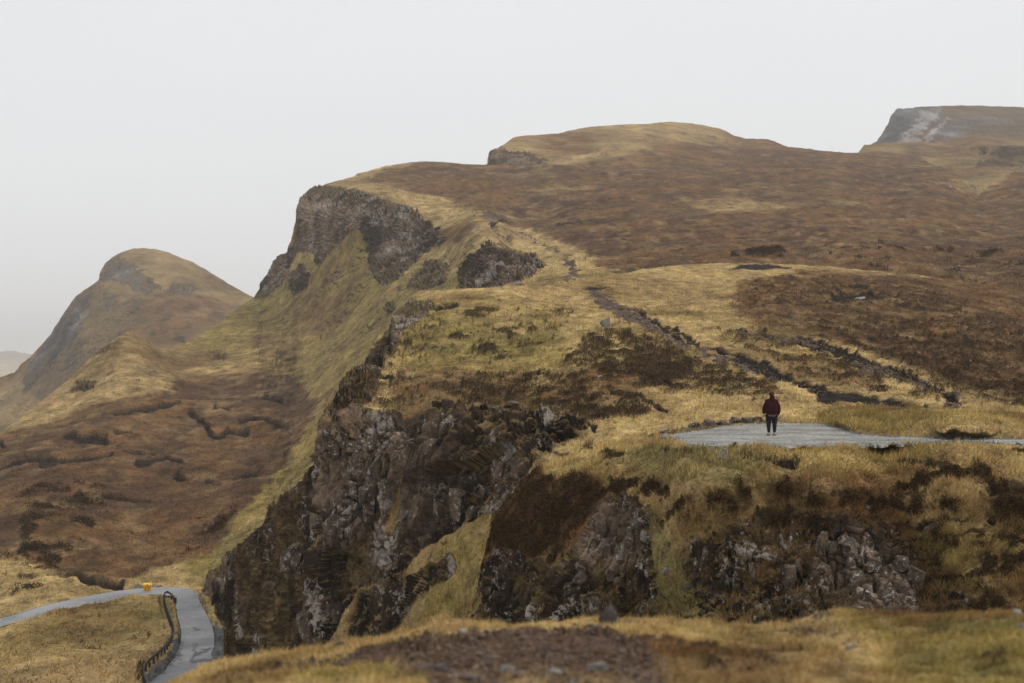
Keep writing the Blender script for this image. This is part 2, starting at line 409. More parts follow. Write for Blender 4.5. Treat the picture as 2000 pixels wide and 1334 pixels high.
def c2_ex(M, x, y, P):
    M['dark'] = np.maximum(poly_mask(x, y, [(1910, 310), (1960, 285), (2160, 270), (2160, 335), (1900, 330)], 10) * .9,
                           spot(x, y, 1905, 290, 30, 10) * .6)
    M['tan'] = np.full(len(x), .5)
    M['heath'] = M['heath'] + poly_mask(x, y, [(1780, 290), (1810, 300), (1780, 312), (1740, 305)], 10) * .4
    M['rock'] = spot(x, y, 1948, 300, 14, 8) + spot(x, y, 1915, 297, 8, 5)
layer("green_hill", "rounded olive green hill below the flat topped mountain",
      [(1600, 330), (1670, 302), (1680, 294), (1688, 284), (1720, 279), (1800, 278), (1850, 277), (1870, 268), (1900, 265), (1950, 270), (2160, 272)],
      [(1600, 345), (1680, 340), (1800, 400), (1900, 440), (2160, 470)],
      [(1680, 290, 1120), (1720, 279, 1150), (1850, 277, 1150), (1900, 265, 1130), (2160, 272, 1120), (1800, 320, 980), (1800, 380, 860), (1950, 380, 800),
       (2160, 380, 800), (1950, 440, 700), (2160, 460, 690), (1650, 330, 1000), (1950, 320, 960)],
      2, 110, (1600, 2160), cov_plain(.32, .4, c2_ex, 3, 25), relief_factory(5, 1.5, 4, .5, 7, 4), m_far, SK(16))

# ---- crag-sided hill, far left
def d_ex(M, x, y, P):
    r = poly_mask(x, y, [(192, 548), (205, 512), (232, 500), (262, 520), (300, 545), (315, 560), (290, 575), (250, 562), (225, 550)], 5)
    r = np.maximum(r, poly_mask(x, y, [(325, 562), (345, 550), (378, 552), (385, 565), (360, 578), (335, 575)], 5) * .9)
    r = np.maximum(r, poly_mask(x, y, [(38, 768), (60, 705), (100, 650), (135, 605), (145, 580), (175, 575), (175, 600), (165, 630), (130, 680), (100, 720), (60, 760)], 7))
    r = np.maximum(r, poly_mask(x, y, [(180, 610), (200, 575), (235, 575), (215, 610)], 7) * .7)
    r = np.maximum(r, poly_mask(x, y, [(120, 700), (200, 600), (280, 570), (290, 590), (240, 640), (160, 720)], 14) * .56)
    r = np.maximum(r, poly_mask(x, y, [(40, 775), (70, 700), (110, 650), (145, 580), (190, 550), (250, 590), (330, 600), (230, 680), (120, 790)], 16) * .52)
    M['tan'] = np.full(len(x), .65); M['haze_cool'] = np.full(len(x), .6)  # rock greyed to carry some of the distance haze in its colour
    M['rock'] = r; M['bright'] = spot(x, y, 355, 565, 40, 18) + .75
    M['heath'] = .05 + np.maximum(poly_mask(x, y, [(100, 760), (220, 640), (330, 560), (480, 600), (440, 640), (330, 690), (200, 760)], 20) * .55, .2)
    M['dark'] = spot(x, y, 300, 610, 50, 20) * .5 + stroke(x, y, [(345, 660), (365, 664)], 4) + spot(x, y, 240, 620, 60, 30) * .3
layer("crag_sided_hill", "hazy brown hill with dark crags down its left side",
      [(-200, 760), (-60, 745), (0, 737), (30, 728), (42, 712), (58, 700), (75, 680), (100, 652), (125, 612), (140, 590), (148, 578), (175, 560), (193, 547), (196, 530), (205, 514), (220, 503), (240, 493),
       (262, 486), (280, 485), (305, 487), (330, 493), (360, 506), (378, 512), (395, 522), (440, 550), (490, 578), (540, 600), (640, 640)],
      [(-200, 940), (0, 900), (200, 760), (640, 740)],
      [(-200, 760, 1250), (0, 737, 1250), (42, 712, 1230), (100, 652, 1290), (193, 547, 1320), (280, 485, 1400), (395, 522, 1380), (490, 578, 1300), (640, 640, 1200),
       (230, 550, 1290), (280, 570, 1230), (350, 560, 1240), (300, 640, 1120), (400, 640, 1120), (150, 700, 1110), (60, 770, 1130), (0, 850, 1050), (-200, 900, 1000),
       (200, 760, 1020), (600, 740, 980), (500, 660, 1080), (130, 640, 1210), (160, 600, 1260)],
      1.6, 210, (-200, 640), cov_plain(.3, .15, d_ex, 3.2, 25), relief_factory(4, 1.4, 3, .45, 7, 6), m_far, SK(18))

# ---- high moor hill on the skyline
def e_ex(M, x, y, P):
    M['rock'] = poly_mask(x, y, [(948, 322), (954, 292), (972, 290), (1000, 297), (1040, 303), (1066, 318), (1060, 328), (948, 328)], 3)
    M['bright'] = .35 + spot(x, y, 960, 300, 14, 14); M['tan'] = np.full(len(x), .5)
    M['heath'] = M['heath'] + sstep(268, 310, y + (x - 1300) * .02) * sstep(1150, 1350, x) * .6 + sstep(1400, 1550, x) * .35
    M['olive'] = spot(x, y, 1120, 290, 130, 30) * .25 + spot(x, y, 1420, 280, 60, 20) * .4 - .2; M['heath'] = M['heath'] + .26
    M['dark'] = spot(x, y, 1398, 270, 22, 5) * .7 + spot(x, y, 1330, 286, 60, 6) * .5
layer("skyline_hill", "long tan grass hill on the skyline with a small crag at its left end",
      [(940, 335), (951, 322), (953, 305), (957, 294), (975, 287), (992, 276), (1003, 267), (1030, 264), (1090, 261), (1140, 250), (1155, 246), (1200, 243), (1260, 241), (1310, 238), (1350, 241), (1400, 249), (1420, 257), (1436, 266),
       (1460, 270), (1500, 273), (1520, 279), (1540, 286), (1600, 293), (1660, 298), (1720, 296), (1800, 303)],
      [(940, 345), (1000, 350), (1800, 380)],
      [(955, 300, 860), (955, 330, 845), (1003, 267, 930), (1060, 320, 820), (1150, 247, 1000), (1310, 238, 1080), (1440, 267, 1050), (1600, 293, 960), (1800, 303, 930),
       (1300, 300, 820), (1150, 300, 840), (1500, 320, 800), (1000, 350, 760), (1300, 360, 680), (1800, 370, 700), (1030, 300, 850)],
      1.8, 90, (940, 1800), cov_plain(.22, .3, e_ex, 2.4, 20), relief_factory(3, .8, 2.5, .8, 6, 8), terrain_mat("upland_turf", 2.2, .4, .4, .4), SK(12))

# ---- escarpment, valley bowl and moor
ROAD_U = [(-160, 1262), (-60, 1228), (0, 1209), (75, 1187), (150, 1169), (225, 1156), (280, 1150), (325, 1147), (355, 1149), (375, 1153), (386, 1160), (391, 1175), (400, 1194), (412, 1219), (417, 1236), (418, 1262), (412, 1290), (392, 1312), (366, 1330), (335, 1350), (310, 1364)]
ROAD_L = [(-160, 1285), (-60, 1246), (0, 1226), (62, 1210), (137, 1191), (225, 1174), (270, 1168), (300, 1165), (322, 1164), (336, 1166), (342, 1172), (343, 1182), (346, 1200), (352, 1222), (354, 1238), (351, 1262), (342, 1282), (325, 1305), (306, 1322), (286, 1342), (268, 1358)]
RAIL = [(342, 1181), (334, 1172), (326, 1168), (322, 1174), (324, 1190), (328, 1204), (336, 1226), (340, 1240), (336, 1257), (321, 1279), (306, 1293), (291, 1307), (283, 1316), (281, 1330), (287, 1350), (292, 1368)]
ROADP = ROAD_U + ROAD_L[::-1]
def cov_F(x, y, P, x0, y0):
    n = len(x); M = {}
    pm = lambda pts, f: poly_mask(x, y, pts, f)
    pr = lambda pts, f: poly_mask(x0 + (x - x0) * .5, y0 + (y - y0) * .5, pts, f)
    R = pr([(572, 480), (578, 430), (578, 375), (620, 358), (680, 368), (740, 384), (790, 405), (830, 430), (855, 445), (870, 470), (835, 495), (800, 522), (775, 545), (740, 556), (725, 530), (718, 490), (708, 448), (688, 452), (665, 468), (640, 492), (625, 516), (605, 490), (580, 494)], 5)
    R = np.maximum(R, pr([(496, 585), (508, 540), (528, 508), (552, 488), (575, 480), (578, 500), (560, 532), (545, 562), (515, 580)], 4))
    R = np.maximum(R, pr([(563, 565), (568, 530), (590, 513), (605, 535), (600, 560), (580, 572)], 4) * .85)
    R = np.maximum(R, pr([(790, 562), (805, 535), (830, 508), (872, 512), (882, 530), (865, 562), (830, 572)], 7) * .7)
    R = np.maximum(R, pr([(890, 570), (903, 528), (920, 503), (950, 488), (1000, 490), (1040, 498), (1065, 515), (1040, 538), (1000, 556), (960, 570)], 4))
    R = np.maximum(R, pr([(133, 765), (150, 745), (190, 740), (198, 750), (165, 768)], 4) * .75)
    R = np.maximum(R, pr([(172, 700), (200, 675), (245, 660), (240, 672), (210, 690)], 5) * .6)
    R = np.maximum(R, np.maximum(spot(x, y, 432, 694, 17, 9) * .7, spot(x, y, 760, 600, 14, 12) * .7))
    R = np.maximum(R, pr([(415, 1120), (440, 1080), (480, 1080), (480, 1260), (440, 1240), (420, 1190), (395, 1155)], 5) * .75)
    M['rock'] = R
    M['bright'] = pr([(575, 480), (580, 385), (700, 400), (690, 455), (625, 500)], 12) * .85 + .3 + spot(x, y, 555, 520, 50, 50) * .3
    M['nolich'] = np.zeros(n); M['tan'] = pm([(1070, 318), (1600, 280), (2300, 300), (2300, 440), (1500, 470), (1150, 470)], 30) * .42 + pm([(-200, 990), (0, 840), (250, 640), (330, 690), (420, 740), (200, 790), (0, 860)], 14) * .35 + pm([(690, 345), (1070, 318), (1060, 360), (760, 372), (600, 372)], 12) * .4
    bowl = pm([(-300, 860), (0, 850), (120, 820), (200, 790), (280, 772), (360, 745), (430, 735), (480, 728), (545, 728), (590, 750), (622, 790), (585, 850), (560, 900), (505, 960), (460, 1010), (410, 1080), (330, 1105), (250, 1130), (150, 1135), (40, 1085), (-300, 1090)], 14)
    moor = pm([(700, 350), (760, 325), (830, 318), (1070, 318), (1600, 280), (2300, 300), (2300, 760), (1500, 640), (1330, 560), (1180, 515), (1060, 455), (1010, 425), (940, 405), (850, 385), (760, 372)], 16)
    topg = spot(x, y, 800, 345, 130, 28)
    M['heath'] = np.clip(bowl * 1.0 + moor * .95 - topg * .15, 0, 1) + .10
    M['heath'] = M['heath'] - spot(x, y, 1290, 470, 110, 12) * .25 - spot(x, y, 1480, 410, 100, 14) * .3 - pm([(1850, 350), (1980, 330), (1960, 360), (1900, 385), (1860, 378)], 8) * .7
    M['heath'] = M['heath'] + spot(x, y, 560, 620, 130, 40) * .10 + spot(x, y, 900, 460, 60, 16) * .35 + spot(x, y, 1100, 434, 80, 12) * .5
    M['olive'] = pm([(340, 685), (500, 580), (700, 470), (900, 560), (700, 700), (600, 960), (430, 1130), (380, 1110), (560, 860), (620, 760), (480, 700)], 30) * .85 + .1
    M['olive'] = M['olive'] * (1 - spot(x, y, 980, 450, 120, 40))
    M['green'] = pm([(420, 1090), (510, 1000), (560, 940), (600, 880), (610, 900), (540, 1000), (440, 1110), (380, 1140)], 10) * .35 + spot(x, y, 420, 1060, 40, 40) * .3
    tuft = pm([(20, 960), (110, 930), (200, 950), (212, 1010), (150, 1075), (100, 1115), (35, 1080)], 14)
    dk = tuft * .62 + pm([(-300, 1080), (40, 1080), (120, 1120), (200, 1150), (100, 1170), (-300, 1250)], 14) * .45
    dk = np.maximum(dk, pm([(340, 1080), (380, 1010), (470, 960), (470, 1010), (400, 1090)], 12) * .5)
    dk = np.maximum(dk, pm([(150, 1330), (220, 1270), (300, 1215), (325, 1200), (310, 1240), (200, 1330)], 10) * .45)
    dk = np.maximum(dk, pm([(130, 760), (300, 690), (330, 750), (200, 790)], 10) * .35)
    dk = np.maximum(dk, spot(x, y, 1500, 490, 60, 7) * .9)
    dk = np.maximum(dk, pm([(1500, 480), (2300, 440), (2300, 700), (1650, 520)], 20) * .42)
    dk = np.maximum(dk, pm([(880, 400), (960, 400), (1000, 430), (930, 428)], 6) * .6)
    dk = np.maximum(dk, spot(x, y, 1110, 434, 60, 8) * .5)
    dk = np.maximum(dk, spot(x, y, 1100, 520, 90, 30) * .3 + spot(x, y, 640, 1000, 5, 5))
    for (cx, cy, rx, ry) in ((605, 710, 7, 4), (340, 755, 40, 12), (300, 735, 30, 8), (620, 900, 10, 20), (1740, 425, 16, 8), (1920, 495, 60, 5), (1840, 490, 30, 4), (1410, 500, 40, 4), (1330, 488, 30, 3)):
        dk = np.maximum(dk, spot(x, y, cx, cy, rx, ry) * .75)
    M['dark'] = dk
    pe = np.zeros(n)
    for pts, w in (([(226, 810), (262, 802), (300, 796), (348, 791)], 4), ([(385, 779), (438, 779)], 3), ([(500, 777), (525, 779), (550, 786)], 5),
                   ([(128, 852), (160, 857), (205, 856)], 6), ([(-150, 935), (0, 911), (50, 893), (120, 895), (180, 895), (215, 892)], 7), ([(270, 910), (320, 900), (352, 905)], 6),
                   ([(345, 925), (395, 932), (430, 926), (500, 918)], 5), ([(372, 808), (400, 830), (415, 850), (430, 850), (445, 838), (482, 837)], 5), ([(470, 821), (515, 817), (552, 829)], 4),
                   ([(240, 876), (298, 883)], 4), ([(80, 905), (105, 903)], 5), ([(225, 846), (255, 847)], 2.5), ([(200, 970), (290, 975)], 2.5), ([(0, 860), (5, 870)], 4),
                   ([(150, 1132), (185, 1142), (235, 1142)], 8), ([(420, 800), (450, 801)], 2.5), ([(960, 440), (985, 428)], 3), ([(1085, 435), (1160, 432)], 3),
                   ([(175, 1275), (190, 1268)], 5)):
        pe = np.maximum(pe, stroke(x0 + (x - x0) * .35, y0 + (y - y0) * .3, pts, w * .95))
    M['peat'] = pe; M['peatd'] = 1.1
    M['soil'] = stroke(x, y, [(960, 430, 6), (968, 450, 3), (985, 470, 3), (1010, 450, 2), (1100, 500, 3), (1115, 520, 9), (1125, 535, 10), (1105, 550, 5)], 5) * .9 + pm([(930, 405), (985, 420), (990, 432), (950, 425)], 4) * .8
    rd = poly_mask(x0, y0, ROADP, 6)
    rd2 = poly_mask(x0, y0, ROADP, 14)
    M['grit'] = np.maximum(pm([(412, 1215), (425, 1222), (445, 1226), (450, 1300), (410, 1310)], 3), spot(x, y, 282, 1145, 26, 6)) * .9 + rd
    M['grit'] = np.maximum(M['grit'], stroke(x, y, [(352, 1240, 8), (344, 1270, 9), (320, 1300, 12), (290, 1330, 14)], 8) * .8)
    M['flat'] = np.maximum(rd2, stroke(x0, y0, RAIL, 12)); M['sink'] = rd * .35
    return finish(M, P, 1.1, 5.0)
CREST_F = [(-200, 985), (-100, 905), (0, 846), (60, 800), (105, 765), (130, 745), (170, 705), (200, 680), (232, 656), (250, 645), (258, 645), (275, 655), (300, 672), (322, 682), (345, 682), (380, 660), (430, 628), (480, 590), (494, 583), (504, 568), (511, 548),
           (519, 530), (531, 512), (543, 498), (556, 494), (562, 484), (569, 470), (573, 450), (576, 428), (579, 402), (585, 384), (600, 372), (612, 365), (640, 358), (670, 350), (690, 345), (698, 338), (740, 328), (800, 317), (830, 315), (900, 319),
           (950, 321), (1000, 322), (1070, 321), (1150, 322), (1250, 325), (1400, 325), (1500, 305), (1560, 296), (1620, 296), (1680, 299), (1740, 299), (1800, 312), (1850, 332), (1890, 355), (1910, 385), (1940, 352), (1980, 336), (2160, 330)]
BOT_F = [(-200, 1420), (420, 1420), (470, 1350), (700, 1010), (900, 715), (1000, 640), (1100, 620), (1400, 600), (2160, 640)]
CT_F = [(-160, 1262, 146), (0, 1215, 156), (180, 1165, 169), (320, 1152, 172), (380, 1170, 165), (410, 1240, 136), (390, 1300, 117), (330, 1334, 110), (200, 1250, 138), (100, 1300, 121), (-150, 1350, 112), (200, 1420, 92), (400, 1420, 92), (0, 1400, 100),
        (100, 1100, 194), (300, 1105, 194), (400, 1090, 196), (-150, 1130, 190), (500, 1000, 222), (100, 1000, 235), (300, 1000, 240), (-150, 1000, 240), (100, 900, 295), (300, 900, 300), (550, 900, 285), (100, 830, 350), (0, 850, 345), (-150, 950, 290),
        (130, 745, 430), (250, 645, 480), (340, 683, 500), (300, 760, 390), (500, 740, 420), (600, 760, 385), (700, 650, 430), (500, 582, 640), (600, 525, 590), (690, 460, 555), (740, 560, 480), (850, 490, 500), (580, 375, 640), (575, 475, 628),
        (700, 375, 590), (760, 400, 560), (850, 445, 525), (620, 362, 660), (690, 345, 700), (830, 316, 760), (950, 321, 750), (1070, 322, 720), (900, 430, 510), (1000, 480, 400), (960, 490, 345), (960, 550, 325), (910, 560, 335), (1050, 520, 335), (1100, 555, 262),
        (1200, 520, 300), (1300, 500, 325), (1300, 400, 520), (1300, 326, 730), (1550, 297, 850), (1680, 298, 880), (1500, 420, 470), (1700, 400, 520), (1890, 350, 690), (1910, 385, 640), (1980, 336, 720), (2160, 330, 720), (2000, 430, 480), (1700, 500, 300), (2000, 530, 262), (2160, 530, 262),
        (1100, 400, 560), (1000, 400, 580), (1100, 620, 205), (900, 620, 270), (800, 650, 310), (800, 560, 420), (600, 1000, 210), (500, 1200, 150), (700, 800, 270), (1500, 600, 205), (2100, 640, 190), (1400, 600, 205), (870, 520, 440), (440, 1130, 178), (430, 1200, 152)]
layer("escarpment", "grassy escarpment and brown moor with columnar crags above a peat scarred valley", CREST_F, BOT_F, CT_F,
      2.0, 430, (-200, 2160), cov_F, relief_factory(1.2, .6, 1.8, 1.35, 2.6, 10), terrain_mat("escarpment_turf", .9, .6, .7, .6), SK(6), "escarpment")

# ---- middle bluff: plateau, hollow and cliff
def cov_G(x, y, P, x0, y0):
    n = len(x); M = {}
    pm = lambda pts, f: poly_mask(x, y, pts, f)
    h = .5; xh, yh = x0 + (x - x0) * h, y0 + (y - y0) * h
    pr = lambda pts, f: poly_mask(xh, yh, pts, f)
    flank = pr([(430, 1330), (436, 1085), (500, 1010), (560, 960), (610, 900), (625, 850), (635, 870), (615, 1050), (575, 1150), (565, 1330)], 8)
    face = pr([(626, 850), (632, 806), (700, 798), (770, 800), (805, 830), (795, 900), (760, 1000), (745, 1060), (620, 1075), (612, 980), (618, 900)], 6)
    low = pr([(560, 1100), (620, 1060), (760, 1040), (830, 1060), (800, 1110), (790, 1140), (700, 1150), (640, 1260), (560, 1300)], 12)
    back = pr([(780, 815), (860, 800), (1000, 808), (1110, 815), (1160, 832), (1110, 862), (1060, 890), (1030, 960), (1000, 1000), (940, 1010), (885, 1040), (820, 1075), (770, 1060), (790, 930)], 10)
    R = np.maximum.reduce([flank * .66, face, low * .74, back * .82])
    edge = pr([(756, 655), (766, 612), (800, 583), (848, 588), (843, 606), (800, 638), (775, 655)], 3)
    edge2 = pr([(632, 806), (650, 760), (685, 715), (735, 665), (765, 640), (785, 660), (745, 720), (735, 770), (700, 800)], 6)
    R = np.maximum.reduce([R, edge * 1.0, edge2 * .95, spot(x, y, 1010, 553, 16, 5) * .6, spot(x, y, 600, 1200, 42, 42)])
    R = np.maximum(R, pr([(800, 1120), (880, 1080), (900, 1120), (820, 1170), (760, 1240), (660, 1260), (700, 1150)], 12) * .55)
    M['rock'] = R
    M['damp'] = pm([(640, 800), (640, 540), (900, 540), (860, 700), (760, 800)], 10) * .4
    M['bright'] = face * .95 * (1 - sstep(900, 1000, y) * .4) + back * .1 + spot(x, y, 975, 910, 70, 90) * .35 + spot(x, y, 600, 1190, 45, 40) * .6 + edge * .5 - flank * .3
    M['mossy'] = flank * .8 + low * .3 - face * .4
    M['green'] = spot(x, y, 1180, 650, 80, 14) * .35 + spot(x, y, 980, 660, 120, 50) * .25 + spot(x, y, 640, 1130, 60, 20) * 0
    M['olive'] = pm([(780, 590), (1100, 590), (1100, 720), (780, 700)], 30) * .45 + pm([(800, 1250), (860, 1080), (1050, 900), (1000, 1250)], 20) * .75
    M['heath'] = pm([(1430, 600), (1450, 545), (1560, 528), (1750, 530), (2300, 590), (2300, 800), (1900, 780), (1780, 720), (1620, 660), (1480, 630)], 18) * .85 + .04
    M['heath'] = M['heath'] + pm([(760, 740), (1100, 720), (1300, 700), (1500, 760), (1300, 800), (1150, 830), (760, 810)], 20) * .34
    dk = pm([(780, 600), (1090, 580), (1110, 660), (1060, 700), (900, 720), (780, 700)], 25) * .52
    dk = np.maximum(dk, pm([(1150, 650), (1230, 635), (1350, 690), (1500, 745), (1560, 790), (1300, 775), (1180, 745), (1080, 720)], 18) * .80)
    dk = np.maximum(dk, pm([(870, 725), (1060, 715), (1150, 740), (1330, 800), (1150, 838), (1000, 808), (860, 800), (760, 805), (700, 790), (720, 760), (790, 765)], 18) * .72)
    dk = np.maximum(dk, pm([(1440, 600), (1470, 545), (1560, 530), (1800, 540), (1900, 590), (1880, 620), (1600, 610)], 18) * .62)
    dk = np.maximum(dk, pm([(1350, 640), (1480, 630), (1620, 660), (1800, 720), (2300, 700), (2300, 830), (1850, 790), (1650, 770), (1500, 720)], 22) * .68)
    dk = np.maximum(dk, pm([(1500, 620), (2300, 600), (2300, 760), (1800, 740)], 22) * .66)
    dk = np.maximum(dk, pm([(640, 800), (690, 715), (760, 640), (860, 620), (830, 700), (760, 780)], 14) * .58)
    dk = np.maximum(dk, stroke(x, y, [(1520, 742, 8), (1600, 758, 14), (1680, 775, 15), (1760, 790, 12)], 12) * .35)
    dk = np.maximum(dk, stroke(x, y, [(1240, 600, 5), (1290, 640, 8), (1350, 670, 10), (1450, 690, 9), (1540, 720, 9)], 8) * .2)
    dk = np.maximum(dk, stroke(x, y, [(1220, 740, 4), (1280, 745, 6), (1340, 762, 5)], 5) * .9)
    for (cx, cy, rx, ry) in ((870, 595, 26, 6), (936, 614, 28, 13), (890, 655, 24, 9), (795, 672, 18, 9), (1050, 730, 26, 7), (790, 740, 46, 9), (905, 660, 18, 5), (990, 650, 25, 7),
                             (940, 683, 40, 9), (1040, 645, 18, 7), (1100, 610, 26, 6), (975, 700, 30, 6), (930, 760, 60, 8), (1120, 800, 30, 10)):
        dk = np.maximum(dk, spot(x, y, cx, cy, rx, ry) * .9)
    dk = np.maximum(dk, flank * .9 * (1 - sstep(1060, 1120, x)))
    dk = np.maximum(dk, back * .5); dk = np.maximum(dk, low * .35)
    dk = np.maximum(dk, edge2 * .8); M['dark'] = dk
    M['soil'] = stroke(x, y, [(1150, 560, 6), (1180, 590, 20), (1230, 620, 22), (1290, 650, 12), (1340, 680, 10), (1400, 700, 10), (1460, 722, 12), (1530, 742, 9), (1600, 765, 5)], 12, .55) * 1.15
    M['soil'] = np.maximum(M['soil'], stroke(x, y, [(1440, 650, 5), (1500, 660, 9), (1580, 672, 16), (1640, 690, 10), (1690, 715, 16), (1760, 740, 14), (1830, 765, 8)], 8, .6))
    M['soil'] = np.maximum(M['soil'], np.maximum(spot(x, y, 1860, 785, 16, 16) * .8, spot(x, y, 1100, 530, 20, 12)))
    pe = np.zeros(n); xq, yq = x0 + (x - x0) * .3, y0 + (y - y0) * .25
    for pts, w in (([(1424, 525, .5), (1445, 522, 4), (1490, 520, 6.5), (1520, 521, 4), (1550, 524, .5)], 7), ([(1630, 581), (1670, 578), (1712, 581)], 6), ([(1660, 558), (1690, 560)], 5), ([(1136, 563, .5), (1160, 562, 4), (1188, 561, 1)], 3.5),
                   ([(850, 600), (888, 590)], 5), ([(1480, 655), (1580, 660), (1600, 672), (1640, 680)], 4), ([(1650, 702), (1700, 708), (1760, 728)], 4.5),
                   ([(745, 738), (838, 738)], 4), ([(1115, 818), (1145, 822), (1160, 838)], 5), ([(1035, 730), (1068, 731)], 4), ([(1310, 640), (1360, 668)], 4), ([(1600, 776), (1690, 783), (1780, 793)], 6), ([(1240, 606), (1290, 640), (1340, 668), (1420, 690), (1500, 716)], 3.5), ([(1440, 706), (1520, 735), (1600, 763), (1700, 783), (1800, 797)], 9), ([(1480, 650), (1600, 668), (1700, 706), (1800, 746), (1870, 785)], 5), ([(1180, 716), (1260, 738), (1350, 758)], 3),
                   ([(1300, 800), (1240, 775), (1180, 760)], 2.5), ([(1380, 640), (1480, 650)], 3), ([(1560, 672), (1640, 690), (1720, 716), (1830, 762)], 4)):
        pe = np.maximum(pe, stroke(xq, yq, pts, w))
    M['peat'] = pe; M['peatd'] = .28
    M['scree'] = spot(x, y, 1000, 940, 0.1, 0.1)
    return finish(M, P, .36, 1.5, fine_w=.45)
CREST_G = [(425, 1400), (434, 1300), (438, 1200), (441, 1120), (445, 1090), (452, 1076), (470, 1060), (492, 1040), (505, 1030), (516, 1024), (520, 1000), (524, 985), (545, 968), (570, 952), (592, 930), (612, 905), (617, 880), (620, 855), (630, 830), (632, 803),
           (640, 795), (655, 775), (663, 745), (680, 722), (708, 706), (722, 680), (740, 655), (760, 640), (766, 615), (775, 604), (795, 590), (808, 574), (830, 567), (870, 566), (930, 562), (980, 559), (1000, 552), (1020, 553), (1050, 560), (1100, 556),
           (1140, 548), (1200, 537), (1260, 525), (1330, 517), (1400, 514), (1430, 515), (1480, 514), (1540, 516), (1620, 520), (1700, 528), (1800, 538), (1900, 552), (2000, 568), (2160, 590)]
BOT_G = [(425, 1420), (820, 1330), (940, 1290), (1020, 1100), (1080, 960), (1200, 910), (1330, 885), (2160, 890)]
CT_G = [(425, 1400, 100), (438, 1250, 104), (445, 1090, 108), (520, 1000, 98), (520, 1150, 93), (575, 960, 90), (618, 880, 86), (620, 1000, 84), (600, 1100, 84), (560, 1290, 86), (500, 1280, 95), (632, 806, 85.5), (640, 825, 84.2), (700, 800, 84.5), (700, 825, 83), (770, 802, 83), (770, 830, 82),
        (700, 1000, 82), (700, 1250, 78), (780, 940, 80.5), (860, 803, 81), (860, 850, 79.5), (900, 1000, 75), (1000, 812, 79), (1000, 850, 76), (980, 950, 73.5), (900, 1150, 70.5), (900, 1230, 69), (1050, 880, 73), (1000, 1080, 67), (1100, 825, 76), (1120, 860, 72.5), (1250, 850, 69.5), (1200, 900, 63),
        (1330, 830, 70), (1400, 885, 58), (2000, 890, 57), (1700, 790, 76), (1500, 795, 73), (2000, 790, 76), (2160, 800, 75), (765, 615, 138), (800, 650, 122), (735, 665, 112), (700, 715, 103), (660, 770, 91), (780, 740, 97), (850, 566, 150), (1050, 560, 152), (1010, 553, 152), (1100, 556, 160), (1200, 537, 178), (1300, 520, 196), (1480, 514, 205), (1480, 528, 188), (1700, 528, 195), (1800, 560, 172), (2000, 568, 180), (2160, 590, 170),
        (900, 700, 103), (1000, 620, 128), (1180, 635, 117), (1100, 700, 98), (1300, 700, 97), (1500, 700, 99), (1700, 700, 101), (2000, 690, 105), (1000, 770, 87), (1200, 770, 83), (1400, 770, 80), (1300, 620, 127), (1500, 600, 134), (1700, 620, 130)]
layer("cliff_plateau", "grass plateau with dark heather above a lichen spotted basalt cliff", CREST_G, BOT_G, CT_G,
      1.9, 330, (425, 2160), cov_G, relief_factory(.45, .28, .45, 1.0, 1.7, 20), terrain_mat("plateau_turf", .30, .62, .7, .68), SK(1.6), "plateau")

